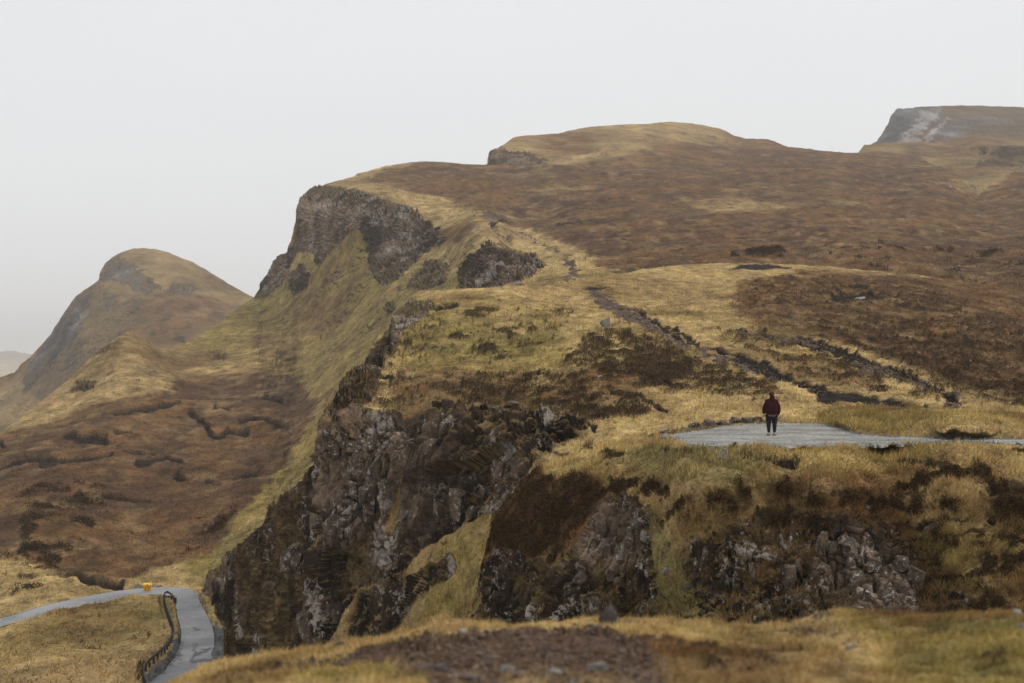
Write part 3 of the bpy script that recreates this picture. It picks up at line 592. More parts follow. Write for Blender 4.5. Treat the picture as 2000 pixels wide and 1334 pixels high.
# ---- near bluff with the gravel lay-by
PLAT = [(1296, 853), (1330, 846), (1365, 840), (1420, 832), (1470, 828), (1530, 826), (1600, 828), (1645, 834), (1668, 845), (1720, 852), (1790, 854), (1900, 855), (2030, 858), (2200, 861),
        (2200, 871), (2000, 867), (1850, 865), (1720, 866), (1640, 869), (1560, 872), (1440, 874), (1400, 873), (1350, 870), (1318, 862)]
def cov_H(x, y, P, x0, y0):
    n = len(x); M = {}
    pm = lambda pts, f: poly_mask(x, y, pts, f)
    xh, yh = x0 + (x - x0) * 1.15, y0 + (y - y0) * 1.3
    pr = lambda pts, f: poly_mask(xh, yh, pts, f)
    r1 = pr([(925, 1225), (945, 1140), (965, 1085), (1010, 1078), (1050, 1100), (1085, 1110), (1120, 1060), (1150, 1015), (1165, 985), (1200, 968), (1245, 965), (1270, 1000), (1275, 1100), (1290, 1225)], 15)
    r2 = pr([(1560, 1225), (1585, 1110), (1610, 1060), (1645, 1030), (1690, 1030), (1755, 1080), (1790, 1150), (1800, 1225)], 8)
    r3 = pr([(1470, 1225), (1480, 1150), (1520, 1130), (1570, 1140), (1590, 1225)], 8) * .75
    r4 = pr([(1368, 1150), (1385, 1105), (1430, 1085), (1475, 1110), (1470, 1160), (1410, 1180)], 7) * .85
    sm = np.maximum.reduce([spot(x, y, 1703, 985, 20, 10), spot(x, y, 1812, 1035, 20, 16) * .9, spot(x, y, 1555, 1020, 20, 14) * .8, spot(x, y, 1210, 940, 30, 10) * .8, spot(x, y, 1940, 1020, 14, 10) * .6])
    wide = pr([(1330, 1060), (1480, 1000), (1560, 985), (1700, 1000), (1800, 1060), (1900, 1120), (1900, 1230), (1340, 1230)], 26)
    M['rock'] = np.maximum.reduce([r1, r2, r3, r4, sm, wide * .54])
    M['bright'] = .05 + pr([(1110, 1080), (1165, 985), (1245, 965), (1270, 1100), (1200, 1130)], 10) * .75 + r2 * .35 + r4 * .2 + sm * .4
    M['mossy'] = r1 * .2
    M['green'] = pm([(1190, 895), (1260, 872), (1400, 878), (1500, 915), (1420, 950), (1280, 940)], 14) * .75 + pm([(1270, 1000), (1330, 1080), (1430, 1190), (1280, 1220)], 14) * .75 + .08
    M['olive'] = .15 + pm([(1700, 1050), (2200, 1000), (2200, 1230), (1850, 1200)], 20) * .5
    M['heath'] = pm([(1300, 960), (1480, 920), (2200, 930), (2200, 1225), (1420, 1225), (1330, 1100)], 24) * .42 + .05
    fl = pr([(900, 1225), (925, 1120), (955, 1010), (1000, 955), (1050, 905), (1065, 930), (1110, 925), (1150, 925), (1185, 960), (1160, 1000), (1120, 1050), (1080, 1105), (1010, 1085), (960, 1090)], 12)
    dk = fl * .92; dk = np.maximum(dk, pm([(1260, 960), (1360, 960), (1380, 1225), (1260, 1225)], 20) * .5)
    dk = np.maximum(dk, pm([(1290, 985), (1340, 955), (1500, 925), (1700, 950), (1800, 945), (2000, 975), (2200, 1010), (2200, 1225), (1780, 1225), (1500, 1225), (1420, 1160), (1340, 1080)], 20) * .66)
    dk = np.maximum(dk, pm([(1500, 960), (1700, 965), (1680, 1030), (1560, 1100), (1480, 1050)], 16) * .68)
    dk = np.maximum(dk, pm([(1560, 880), (2200, 880), (2200, 960), (1700, 940)], 20) * .36)
    dk = np.maximum(dk, pm([(1060, 900), (1250, 880), (1280, 940), (1180, 960)], 14) * .46)
    for pts, w in (([(1190, 955), (1240, 945), (1300, 965)], 9), ([(1760, 952), (1830, 934), (1930, 928)], 9), ([(1580, 985), (1700, 972)], 9), ([(1800, 985), (1900, 1000)], 8),
                   ([(1700, 990), (1800, 1005)], 10), ([(1950, 950), (1990, 960)], 16), ([(1960, 1000), (2200, 1030)], 20), ([(1180, 885), (1210, 888)], 5), ([(1120, 870), (1150, 872)], 5)):
        dk = np.maximum(dk, stroke(x, y, pts, w) * .95)
    M['dark'] = dk; M['heath'] = np.maximum(M['heath'], fl * .9)
    pe = np.zeros(n); xq, yq = x0 + (x - x0) * .35, y0 + (y - y0) * .3
    for pts, w in (([(1445, 887), (1475, 895), (1505, 899), (1550, 904)], 10), ([(1762, 899), (1800, 904), (1850, 910)], 7), ([(1940, 955), (2000, 950)], 12), ([(1300, 880), (1350, 877)], 4),
                   ([(1850, 1165), (1930, 1180), (2000, 1195)], 8)):
        pe = np.maximum(pe, stroke(xq, yq, pts, w))
    M['peat'] = pe * (1 - poly_mask(x0, y0, PLAT, 12)); M['peatd'] = .35
    M['soil'] = stroke(x, y, [(1250, 850, 5), (1320, 838, 5), (1420, 826, 6), (1540, 820, 4)], 5) * .6 + stroke(x, y, [(1640, 840, 5), (1760, 846, 4), (2160, 852, 3)], 4) * .5
    M['red'] = spot(x, y, 1000, 1190, 1, 1)
    pl = poly_mask(x0, y0, PLAT, 3)
    M['grit'] = pl + stroke(x, y, [(1395, 868, 6), (1415, 890, 7), (1412, 905, 3)], 5) * .9
    M['flat'] = poly_mask(x0, y0, PLAT, 20); M['sink'] = pl * .03
    return finish(M, P, .18, .75, fine_w=.25)
CREST_H = [(880, 1300), (900, 1222), (905, 1205), (925, 1180), (932, 1150), (940, 1110), (952, 1060), (965, 1010), (985, 980), (1005, 955), (1030, 925), (1044, 905), (1050, 896), (1062, 893), (1075, 902), (1100, 893), (1150, 872), (1190, 862), (1230, 856), (1270, 849),
           (1300, 842), (1350, 834), (1420, 826), (1500, 820), (1545, 815), (1575, 806), (1620, 798), (1680, 794), (1760, 795), (1850, 800), (1930, 804), (2000, 808), (2160, 812)]
BOT_H = [(880, 1310), (2160, 1310)]
CT_H = [(905, 1205, 50), (880, 1300, 50), (940, 1110, 51.5), (965, 1010, 53), (1050, 896, 56), (1050, 915, 54.5), (1100, 893, 55), (1190, 862, 59), (1270, 849, 61), (1000, 1090, 48.5), (1000, 1200, 46.5), (1100, 1000, 48), (1100, 1200, 43.5), (1200, 970, 45.5), (1200, 990, 44.8), (1200, 1100, 43.2), (1200, 1250, 41.5), (1280, 1210, 41),
        (1305, 852, 54), (1365, 840, 58.9), (1420, 832, 62.8), (1530, 826, 66), (1500, 820, 68), (1600, 828, 65), (1700, 848, 55.3), (1800, 858, 51.5), (2160, 858, 51.5), (1650, 872, 46.9), (1450, 872, 46.9), (1300, 868, 49.5), (2160, 872, 46.9), (1620, 798, 70), (1760, 795, 66), (2000, 808, 62), (2160, 812, 62), (1760, 825, 59), (2000, 835, 56), (1500, 850, 54.5),
        (1200, 900, 49), (1200, 940, 46.5), (1330, 892, 44.8), (1400, 900, 43.3), (1600, 900, 43.2), (1850, 895, 43.4), (2160, 895, 43.3), (1500, 882, 45.3), (1900, 880, 45.5), (1300, 960, 42.6), (1500, 960, 41.6), (1700, 960, 41.4), (2000, 960, 41), (1400, 1080, 40), (1600, 1050, 39.8), (1650, 1200, 36.6), (1400, 1200, 38.5), (1800, 1080, 39.6), (2000, 1080, 38), (2000, 1200, 34.5), (2160, 1200, 34), (1500, 1310, 34), (2000, 1300, 32)]
layer("near_bluff", "near grassy bluff with mossy rock outcrops below a gravel viewpoint", CREST_H, BOT_H, CT_H,
      1.75, 290, (880, 2160), cov_H, relief_factory(.2, .15, .22, 1.0, .85, 30), terrain_mat("bluff_turf", .13, .62, .7, .68), SK(.9), "bluff", level=([(a, b + (5 if b > 859 or a < 1340 and b > 855 else -2)) for a, b in PLAT], 2.65))

# ---- foreground bank
def cov_I(x, y, P, x0, y0):
    M = {}; n = len(x)
    pm = lambda pts, f: poly_mask(x, y, pts, f)
    M['red'] = pm([(560, 1300), (640, 1285), (720, 1272), (850, 1244), (960, 1240), (1000, 1230), (1080, 1228), (1180, 1236), (1240, 1252), (1280, 1280), (1300, 1320), (1300, 1600), (820, 1600), (830, 1322), (680, 1312)], 12) * .66
    M['red'] = np.maximum(M['red'], pm([(1500, 1230), (1560, 1205), (1640, 1205), (1700, 1230), (1720, 1280), (1600, 1260)], 14) * .5)
    M['green'] = spot(x, y, 1430, 1232, 60, 10) * .6 + spot(x, y, 1900, 1225, 120, 16) * .8 + spot(x, y, 1900, 1290, 150, 40) * .5 + spot(x, y, 820, 1320, 90, 14) * .6
    M['olive'] = spot(x, y, 700, 1320, 140, 20) * .6 + sstep(1500, 1900, x) * .5 + .1
    M['heath'] = .2 + pm([(380, 1305), (560, 1296), (640, 1300), (560, 1340), (330, 1345)], 8) * .2 + pm([(1250, 1250), (1500, 1280), (1600, 1400), (1300, 1400)], 14) * .3 + .03
    dk = np.zeros(n)
    for pts, w in (([(700, 1275), (800, 1258), (920, 1246), (1000, 1262)], 9), ([(1080, 1240), (1170, 1236), (1200, 1250)], 7), ([(1200, 1258), (1260, 1262)], 10), ([(1260, 1250), (1330, 1252)], 6), ([(1380, 1300), (1420, 1310)], 9),
                   ([(1500, 1300), (1550, 1305)], 6), ([(1930, 1285), (1960, 1290)], 9), ([(1560, 1230), (1590, 1232)], 4), ([(1330, 1275), (1400, 1275)], 6), ([(920, 1228), (935, 1240)], 6), ([(500, 1302), (700, 1290)], 4)):
        dk = np.maximum(dk, stroke(x, y, pts, w) * .85)
    dk = np.maximum(dk, pm([(1180, 1260), (1450, 1280), (1500, 1400), (1200, 1400)], 20) * .4)
    dk = np.maximum(dk, pm([(1600, 1280), (2160, 1290), (2160, 1500), (1600, 1500)], 20) * .3)
    M['dark'] = dk; M['rock'] = np.zeros(n)
    M['soil'] = pm([(950, 1215), (1000, 1225), (1040, 1250), (980, 1262), (900, 1245)], 8) * .4
    return finish(M, P, .06, .22)
CREST_I = [(200, 1420), (300, 1352), (330, 1336), (362, 1318), (400, 1300), (440, 1290), (500, 1284), (560, 1275), (620, 1262), (680, 1254), (740, 1246), (790, 1232), (840, 1214), (870, 1207), (900, 1210), (920, 1216), (990, 1218), (1060, 1216), (1130, 1210), (1180, 1204), (1230, 1206),
           (1300, 1212), (1400, 1215), (1500, 1218), (1545, 1216), (1570, 1205), (1600, 1196), (1650, 1192), (1700, 1193), (1760, 1201), (1850, 1202), (1920, 1196), (1960, 1190), (2000, 1200), (2160, 1210)]
layer("foreground_bank", "blurred straw grass bank with bare reddish soil in the foreground", CREST_I, [(200, 1700), (2160, 1700)],
      [(200, 1420, 10.5), (330, 1336, 12.4), (440, 1290, 13), (650, 1258, 12.7), (880, 1208, 12.4), (1200, 1206, 12), (1500, 1218, 12.4), (1650, 1193, 12.2), (2000, 1200, 11.6), (2160, 1210, 11.4), (600, 1334, 8.4), (1000, 1334, 8.0), (1500, 1334, 8), (2000, 1334, 7.9), (200, 1700, 4.6), (1000, 1700, 4.4), (2160, 1700, 4.4),
       (900, 1245, 10.7), (1200, 1260, 10), (1700, 1260, 9.9), (450, 1334, 9.2), (300, 1400, 8.2)],
      2.4, 230, (200, 2160), cov_I, relief_factory(.06, .045, .06, 0, .3, 40), terrain_mat("bank_turf", .03, .5, .6, 0), SK(.25), "bank")

# ================================================================== road, gravel
def arr_interp(pts, sub):
    p = np.array(pts, float); n = len(p); t = np.linspace(0, n - 1, (n - 1) * sub + 1)
    i = np.clip(t.astype(int), 0, n - 2); f = (t - i)[:, None]
    a = p[np.clip(i - 1, 0, n - 1)]; b = p[i]; c = p[i + 1]; d = p[np.clip(i + 2, 0, n - 1)]
    return .5 * ((2 * b) + (-a + c) * f + (2 * a - 5 * b + 4 * c - d) * f * f + (-a + 3 * b - 3 * c + d) * f ** 3)
TF = LAY['escarpment']['T']
PU = [(-160, 1262), (0, 1209), (75, 1187), (150, 1169), (225, 1156), (280, 1150), (325, 1147), (355, 1149), (375, 1153), (386, 1160), (391, 1175), (400, 1194), (412, 1219), (417, 1236), (418, 1262), (412, 1290), (392, 1312), (366, 1330), (335, 1350), (310, 1364)]
PL = [(-160, 1285), (0, 1226), (62, 1210), (137, 1191), (225, 1174), (290, 1166), (325, 1164), (338, 1167), (342, 1170), (343, 1174), (343, 1184), (346, 1202), (352, 1224), (354, 1240), (351, 1262), (342, 1282), (325, 1305), (306, 1322), (286, 1342), (268, 1358)]
u_, l_ = arr_interp(PU, 10), arr_interp(PL, 10)
def strip(name, f0, f1, nn, lift, mat, i0=0, i1=None, wet=False):
    U, Lw = u_[i0:i1], l_[i0:i1]
    ts = np.linspace(f0, f1, nn); g = U[:, None] * (1 - ts[None, :, None]) + Lw[:, None] * ts[None, :, None]
    x, y = g[..., 0].ravel(), g[..., 1].ravel()
    V = unproj(x, y, TF(x, y)); V[:, 2] += lift
    idx = np.arange(len(V)).reshape(g.shape[:2])
    F = np.stack([idx[:-1, :-1], idx[:-1, 1:], idx[1:, 1:], idx[1:, :-1]], -1).reshape(-1, 4)
    at = {}
    if wet:
        k = np.stack([V[:, 0], V[:, 1], V[:, 2]], 1)
        wx = (fbm(k, 1.2, 3, 5) - .5) * 14; wy = (fbm(k, 1.2, 3, 6) - .5) * 10
        w = np.maximum.reduce([stroke(x + wx, y + wy, p, q) for p, q in (([(383, 1258), (379, 1275), (375, 1292)], 3.4), ([(379, 1282), (395, 1276), (412, 1268)], 3.4), ([(376, 1296), (410, 1290)], 2.6),
              ([(380, 1229), (390, 1231)], 3), ([(352, 1258), (345, 1280)], 6), ([(345, 1278), (352, 1284)], 4), ([(340, 1290), (352, 1290)], 2.5), ([(328, 1300), (340, 1302)], 3), ([(310, 1315), (322, 1316)], 4))])
        at['wet'] = np.clip(w + sstep(.86, .99, np.tile(ts, len(g))) * .5 * sstep(1230, 1260, y), 0, 1)
    return mesh_np(name, V, F, mat, None, True, at)
def road_mat():
    m, t, b = nodes("worn_asphalt", .7, .35); l = t.links.new
    n = noise_node(t, 2.6, 5, .75); n2 = noise_node(t, .16, 3, .5)
    ad = t.nodes.new("ShaderNodeMath"); ad.operation = 'ADD'; l(n.outputs[0], ad.inputs[0]); l(n2.outputs[0], ad.inputs[1])
    r = t.nodes.new("ShaderNodeValToRGB"); r.color_ramp.elements[0].position = .42; r.color_ramp.elements[1].position = .58
    r.color_ramp.elements[0].color = (.12, .122, .128, 1); r.color_ramp.elements[1].color = (.27, .27, .275, 1)
    a_ = t.nodes.new("ShaderNodeAttribute"); a_.attribute_name = "wet"; rr = t.nodes.new("ShaderNodeMapRange"); rr.inputs[3].default_value = .55; rr.inputs[4].default_value = .6
    hf = t.nodes.new("ShaderNodeMath"); hf.operation = 'MULTIPLY'; hf.inputs[1].default_value = .5
    l(a_.outputs["Fac"], rr.inputs[0]); l(rr.outputs[0], b.inputs["Roughness"]); l(ad.outputs[0], hf.inputs[0]); l(hf.outputs[0], r.inputs[0])
    a = t.nodes.new("ShaderNodeAttribute"); a.attribute_name = "wet"
    mx = t.nodes.new("ShaderNodeMix"); mx.data_type = 'RGBA'; mx.inputs[7].default_value = (.05, .05, .055, 1)
    l(a.outputs["Fac"], mx.inputs[0]); l(r.outputs[0], mx.inputs[6]); l(mx.outputs[2], b.inputs["Base Color"]); return m
tag(strip("road", 0, 1, 15, .06, road_mat(), wet=True), "narrow grey asphalt road bending sharply round the foot of the cliff", "road", None, 'structure')
gm = plain_mat("edge_grit", (.33, .25, .19), .9, .3, 2.0)
tag(strip("road_edge", -.03, .03, 3, .075, gm, 45, 105), "pale gravelly outer edge of the road along its bend", "road edge", None, 'structure')
tag(strip("road_edge", .975, 1.03, 3, .075, gm, 0, 62), "pale gravelly inner edge of the road on the valley side", "road edge", None, 'structure')

TH = LAY['near_bluff']['T']
def gravel_patch():
    xs = np.arange(1290, 2162, 2.0)
    top = arr_interp(PLAT[:13], 6); bot = arr_interp([(1296, 853)] + PLAT[13:][::-1], 6)
    top = top[np.argsort(top[:, 0])]; bot = bot[np.argsort(bot[:, 0])]
    xs = np.arange(1297, 2160, 2.0); yt = np.interp(xs, top[:, 0], top[:, 1]); yb = np.interp(xs, bot[:, 0], bot[:, 1])
    q_ = np.stack([xs * .02, xs * 0, xs * 0], 1); sh_ = sstep(1306, 1340, xs)
    yt = yt + sh_ * 5 * (fbm(q_, .25, 4, 61) - .42); yb = yb + sh_ * 9 * (fbm(q_, .3, 4, 63) - .55)
    r = np.linspace(0, 1, 18)[:, None]; x = np.repeat(xs[None], 18, 0); y = yt * (1 - r) + yb * r
    P = unproj(x.ravel(), y.ravel(), 2.65 * FPX / (y.ravel() - HZ)); P[:, 2] += .012
    lip = P.reshape(*x.shape, 3)[-1].copy(); lip[:, 1] -= .15; lip[:, 2] -= .04; lip2 = lip.copy(); lip2[:, 1] -= .05; lip2[:, 2] -= .08
    P = np.concatenate([P, lip, lip2]); nr_ = x.shape[0] + 2
    idx = np.arange(len(P)).reshape(nr_, x.shape[1])
    F = np.stack([idx[:-1, :-1], idx[1:, :-1], idx[1:, 1:], idx[:-1, 1:]], -1).reshape(-1, 4)
    m, t, b = nodes("grey_gravel", .95, .1); l = t.links.new
    v = t.nodes.new("ShaderNodeTexVoronoi"); v.inputs["Scale"].default_value = 13
    g = t.nodes.new("ShaderNodeNewGeometry"); l(g.outputs["Position"], v.inputs["Vector"])
    n2 = noise_node(t, .55, 4, .6)
    bw = t.nodes.new("ShaderNodeRGBToBW"); l(v.outputs["Color"], bw.inputs[0])
    mr = t.nodes.new("ShaderNodeMapRange"); mr.inputs[3].default_value = .45; mr.inputs[4].default_value = 1.55; l(bw.outputs[0], mr.inputs[0])
    r = t.nodes.new("ShaderNodeValToRGB"); r.color_ramp.elements[0].position = .35; r.color_ramp.elements[1].position = .62
    r.color_ramp.elements[0].color = (.16, .155, .138, 1); r.color_ramp.elements[1].color = (.30, .298, .278, 1); l(n2.outputs[0], r.inputs[0])
    sc = t.nodes.new("ShaderNodeVectorMath"); sc.operation = 'SCALE'; l(r.outputs[0], sc.inputs[0]); l(mr.outputs[0], sc.inputs["Scale"])
    l(sc.outputs[0], b.inputs["Base Color"])
    tag(mesh_np("gravel_viewpoint", P, F, m, None, True), "pale grey gravel lay-by and path where the person stands", "gravel", None, 'structure')
gravel_patch()

# ================================================================== grass and heather growing on the sheets
def scatter(lname, name, label, n, h, w, kind='grass', ymax=1e9, seed=1, keep=None, power=.5, ycam=(0, 1500)):
    g = np.random.default_rng(seed); l = LAY[lname]; sh = l['sh']; P = l['P'].reshape(*sh, 3)
    a = P[:-1, :-1]; b = P[:-1, 1:]; c = P[1:, :-1]
    ar = np.linalg.norm(np.cross(b - a, c - a), axis=-1)
    M = l['M']; R = l['rock'].reshape(sh)[:-1, :-1]
    gg = lambda k: (M[k].reshape(sh)[:-1, :-1] if k in M else np.zeros((sh[0]-1, sh[1]-1)))
    bare = np.clip(np.maximum.reduce([gg('grit') ** 2 * 1.05, gg('soil') * 1.2, gg('peat'), gg('red') * .97, (R > .35) * .985]), 0, 1)
    yy = l['y'].reshape(sh)[:-1, :-1]
    pr = np.clip(ar, 0, np.percentile(ar, 99)) ** power * (1 - bare) * (a[..., 1] < ymax) * (yy > ycam[0]) * (yy < ycam[1])
    dk = np.clip(gg('darkm'), 0, 1)
    pr = pr * (dk if kind == 'heather' else (1 - .75 * dk))
    pr = pr.ravel() / pr.sum()
    cell = g.choice(len(pr), n, p=pr); i, j = np.divmod(cell, sh[1] - 1)
    u, v = g.random((n, 1)), g.random((n, 1))
    base = P[i, j] + u * (P[i, j + 1] - P[i, j]) + v * (P[i + 1, j] - P[i, j])
    col = l['col'].reshape(*sh, 3)[i, j]; N = l['N'].reshape(*sh, 3)[i, j]
    cl = fbm(base, h * 5, 3, 7)[:, None]; hh = h * (.5 + .9 * g.random((n, 1))) * (.25 + 1.7 * sstep(.35, .68, cl))
    ang = g.random(n) * 2 * np.pi
    if kind == 'heather':
        cen = base + N * hh * .2; cen[:, 2] += hh[:, 0] * g.random(n) * .8
        d1 = g.normal(size=(n, 3)); d1 /= np.linalg.norm(d1, axis=1, keepdims=True)
        d2 = g.normal(size=(n, 3)); d2 /= np.linalg.norm(d2, axis=1, keepdims=True)
        V = np.stack([cen - d1 * w * .5, cen + d1 * w * .5, cen + d2 * w], 1)
        cc = np.array([.040, .024, .012]) * (.4 + 1.4 * g.random((n, 1))) + np.array([.06, .038, .016]) * (g.random((n, 1)) > .72)
    else:
        side = np.stack([np.cos(ang), np.sin(ang), 0 * ang], 1) * w * .5
        lean = np.stack([g.normal(size=n) * .9 + .5, g.normal(size=n) * .9 - .3, np.full(n, .8)], 1)
        lean = lean + N * .7; lean /= np.linalg.norm(lean, axis=1, keepdims=True)
        base = base - lean * hh * .15
        V = np.stack([base - side, base + side, base + lean * hh * 1.15], 1)
        cc = col * (.62 + 1.0 * g.random((n, 1)) ** 1.5 + .5 * sstep(.35, .65, cl)) + np.array([.05, .034, .012]) * (g.random((n, 1)) > .6)
    C = np.repeat(np.clip(cc, .004, .7), 3, 0)
    o = mesh_np(name, V.reshape(-1, 3), np.arange(3 * n).reshape(n, 3), MB, None, False, None, {"cover": C})
    tag(o, label, 'heather' if kind == 'heather' else 'grass', None, 'stuff')
    return o
MB = attr_mat("dry_blades")
scatter('near_bluff', 'grass', "short straw grass covering the near bluff round the viewpoint", 190000, .13, .032, seed=3)
scatter('near_bluff', 'heather', "dark heather tufts over the near bluff", 150000, .13, .038, 'heather', seed=4)
scatter('cliff_plateau', 'grass', "pale straw grass covering the middle plateau and cliff ledges", 190000, .15, .055, seed=5)
scatter('cliff_plateau', 'heather', "dark heather patches over the middle plateau", 170000, .17, .065, 'heather', seed=6)
scatter('foreground_bank', 'grass', "blurred straw grass on the foreground bank", 130000, .032, .008, seed=7, power=.6, ycam=(0, 1370))
scatter('escarpment', 'grass', "tussock grass on the valley floor beside the road", 120000, .3, .13, ymax=330, seed=8)
scatter('escarpment', 'heather', "dark tussocks in the brown valley bowl", 36000, .5, .22, 'heather', ymax=330, seed=9)

# ================================================================== rocks
import bmesh
def rock_mesh(name, seed, sub=2, cuts=11, scale=(1, 1, 1), mat=None, lo=.5, hi=.85, rough=.05, boxy=False):
    g = np.random.default_rng(seed); bm = bmesh.new()
    bmesh.ops.create_icosphere(bm, subdivisions=sub, radius=1.0)
    v = np.array([x.co[:] for x in bm.verts])
    for q in range(cuts):
        d = g.normal(size=3)
        if boxy and q < 6: d = np.array([(1,0,0),(-1,0,0),(0,1,0),(0,-1,0),(0,0,1),(0,0,-1)][q]) + g.normal(size=3) * .16
        d /= np.linalg.norm(d); h = g.uniform(lo, hi) * (.82 if boxy and q < 6 else 1.0)
        ex = np.maximum(0, v @ d - h); v = v - ex[:, None] * d * .96
    v = v * (1 + rough * g.normal(size=(len(v), 1))) * np.array(scale)
    for x, c in zip(bm.verts, v): x.co = c
    me = bpy.data.meshes.new(name); bm.to_mesh(me); bm.free()
    if mat: me.materials.append(mat)
    return me
def stone_mat(name, dark, light, scale, lich=.5, lcol=(.40, .38, .36), lth=.58):
    m, t, b = nodes(name, .9, .2); l = t.links.new
    tc = t.nodes.new("ShaderNodeTexCoord"); g = t.nodes.new("ShaderNodeNewGeometry")
    n = noise_node(t, scale, 5, .7); n2 = noise_node(t, scale * 2.3, 4, .75)
    r = t.nodes.new("ShaderNodeValToRGB"); r.color_ramp.elements[0].position = .35; r.color_ramp.elements[1].position = .65
    r.color_ramp.elements[0].color = (*dark, 1); r.color_ramp.elements[1].color = (*light, 1); l(n.outputs[0], r.inputs[0])
    th = t.nodes.new("ShaderNodeMapRange"); th.inputs[1].default_value = lth; th.inputs[2].default_value = lth + .06; th.inputs[4].default_value = lich
    l(n2.outputs[0], th.inputs[0])
    mx = t.nodes.new("ShaderNodeMix"); mx.data_type = 'RGBA'; mx.inputs[7].default_value = (*lcol, 1)
    l(th.outputs[0], mx.inputs[0]); l(r.outputs[0], mx.inputs[6]); l(mx.outputs[2], b.inputs["Base Color"])
    bp = t.nodes.new("ShaderNodeBump"); bp.inputs["Strength"].default_value = .7; bp.inputs["Distance"].default_value = .25 / scale
    l(n2.outputs[0], bp.inputs["Height"]); l(bp.outputs[0], b.inputs["Normal"]); return m
m_cliffG = stone_mat("cliff_basalt", (.024, .016, .011), (.150, .108, .076), 1.6, .75, lth=.56)
m_cliffH = stone_mat("bluff_basalt", (.024, .016, .011), (.125, .092, .066), 3.4, .75, lth=.57)
m_field = stone_mat("field_stone", (.10, .09, .08), (.24, .225, .20), 9, .6)
m_fore = stone_mat("brown_stone", (.06, .045, .038), (.17, .135, .115), 22, .35)
m_darkst = stone_mat("dark_stone", (.035, .03, .03), (.085, .075, .072), 20, .25)
m_pale = stone_mat("pale_stone", (.20, .18, .16), (.36, .34, .31), 20, .5)

def put(o, loc, rot=(0, 0, 0), sc=(1, 1, 1), parent=None):
    COL.objects.link(o); o.location = loc; o.rotation_euler = rot; o.scale = sc
    if parent: o.parent = parent
    return o
def cliff_blocks(lname, n, wmin, wmax, mat, seed, zone):
    g = np.random.default_rng(seed); l = LAY[lname]; par = l['obj']
    meshes = [rock_mesh("rock_block", 300 + seed * 20 + k, 3, 12, (1, 1, 1), mat, .5, .8, .015, True) for k in range(10)]
    w = (l['rock'] > .5) * (np.clip(l['M']['bright'], 0, 1) * 1.2 + .15) * poly_mask(l['x'], l['y'], zone, 4)
    cells = g.choice(len(w), n, p=w / w.sum())
    for c in cells:
        o = bpy.data.objects.new("rock_block", meshes[g.integers(10)])
        s = g.uniform(wmin, wmax) * (1 if g.random() > .15 else 1.35)
        p = l['P'][c]; N = l['N'][c]
        put(o, Vector(p - N * s * .72), (g.normal() * .10, g.normal() * .10, math.atan2(-p[0], p[1]) + g.normal() * .35), (s * .9, s * .9, s * g.uniform(.9, 2.2)), par)
cliff_blocks('cliff_plateau', 90, .4, .95, m_cliffG, 1, [(560, 1300), (560, 1100), (610, 900), (640, 850), (790, 860), (1100, 880), (1050, 900), (1000, 1000), (820, 1100), (700, 1300)])
cliff_blocks('near_bluff', 70, .18, .42, m_cliffH, 2, [(920, 1230), (960, 1090), (1160, 1000), (1250, 985), (1290, 1230), (1360, 1230), (1360, 1110), (1650, 1075), (1800, 1120), (1820, 1230)])

def stone(lname, x, y, wpx, hpx, label, mat, seed, cat='stone', grp=None, name=None, depth=1.0, sub=3, point=False, sink=.3, Y=None):
    p, N = surf(lname, x, y)
    k = p.y / FPX; W_, H_ = wpx * k * .5, hpx * k * .62
    me = rock_mesh(name or cat, seed, sub, 12, (1, 1, 1), mat, .5, .85, .025)
    if point:
        for v in me.vertices:
            f = 1 - .42 * max(0, v.co.z + .1); v.co.x = v.co.x * f + .22 * max(0, v.co.z); v.co.y *= f
    o = bpy.data.objects.new(name or cat, me)
    g = np.random.default_rng(seed)
    put(o, (p.x, p.y, p.z + H_ * (1 - sink) * .6), (g.normal() * .12, g.normal() * .12, g.uniform(-.4, .4)), (W_ * 1.15, W_ * depth, H_))
    return tag(o, label, cat, grp)
# on the plateau
stone('cliff_plateau', 1183, 640, 24, 24, "grey upright boulder alone on the straw grass beside the worn path", m_field, 41, 'boulder', point=True)
stone('cliff_plateau', 1680, 586, 20, 9, "pale low boulder under the black peat hollow on the moor", m_pale, 42, 'boulder')
stone('cliff_plateau', 1172, 744, 10, 6, "small pale stone among dark heather above the cliff", m_pale, 43)
stone('cliff_plateau', 1010, 556, 26, 9, "grey rock slab on the rim beside the dark crag", m_field, 44, 'rock')
stone('cliff_plateau', 1000, 818, 34, 14, "rounded rock capping the right end of the cliff", m_cliffG, 45, 'rock')
stone('cliff_plateau', 872, 828, 24, 20, "pale round boulder set in the heather at the cliff top", m_cliffG, 46, 'boulder')
for q, (x, y, nm) in enumerate(((1880, 664, "white speck of a stone high on the brown heather slope"), (1895, 714, "white stone low on the heather slope, above the gravel path"), (1967, 716, "white stone on the heather slope near the right edge"),
                                (1464, 651, "tiny white stone on the grass strip beside the worn path"), (1596, 686, "small white stone at the edge of the brown gully"), (1932, 635, "grey stone half hidden in heather at the far right"))):
    stone('cliff_plateau', x, y, 6, 4.5, nm, m_pale, 50 + q, name='pale_stone', sub=2)
for q, (x, y, nm) in enumerate(((1755, 353, "pale speck of rock high on the far moor"), (1857, 370, "pale rock by the light grass hollow on the far moor"), (1843, 388, "lowest pale rock on the far moor, below the grass hollow"))):
    stone('escarpment', x, y, 6, 5, nm, m_pale, 60 + q, name='pale_rock', cat='rock', sub=2)
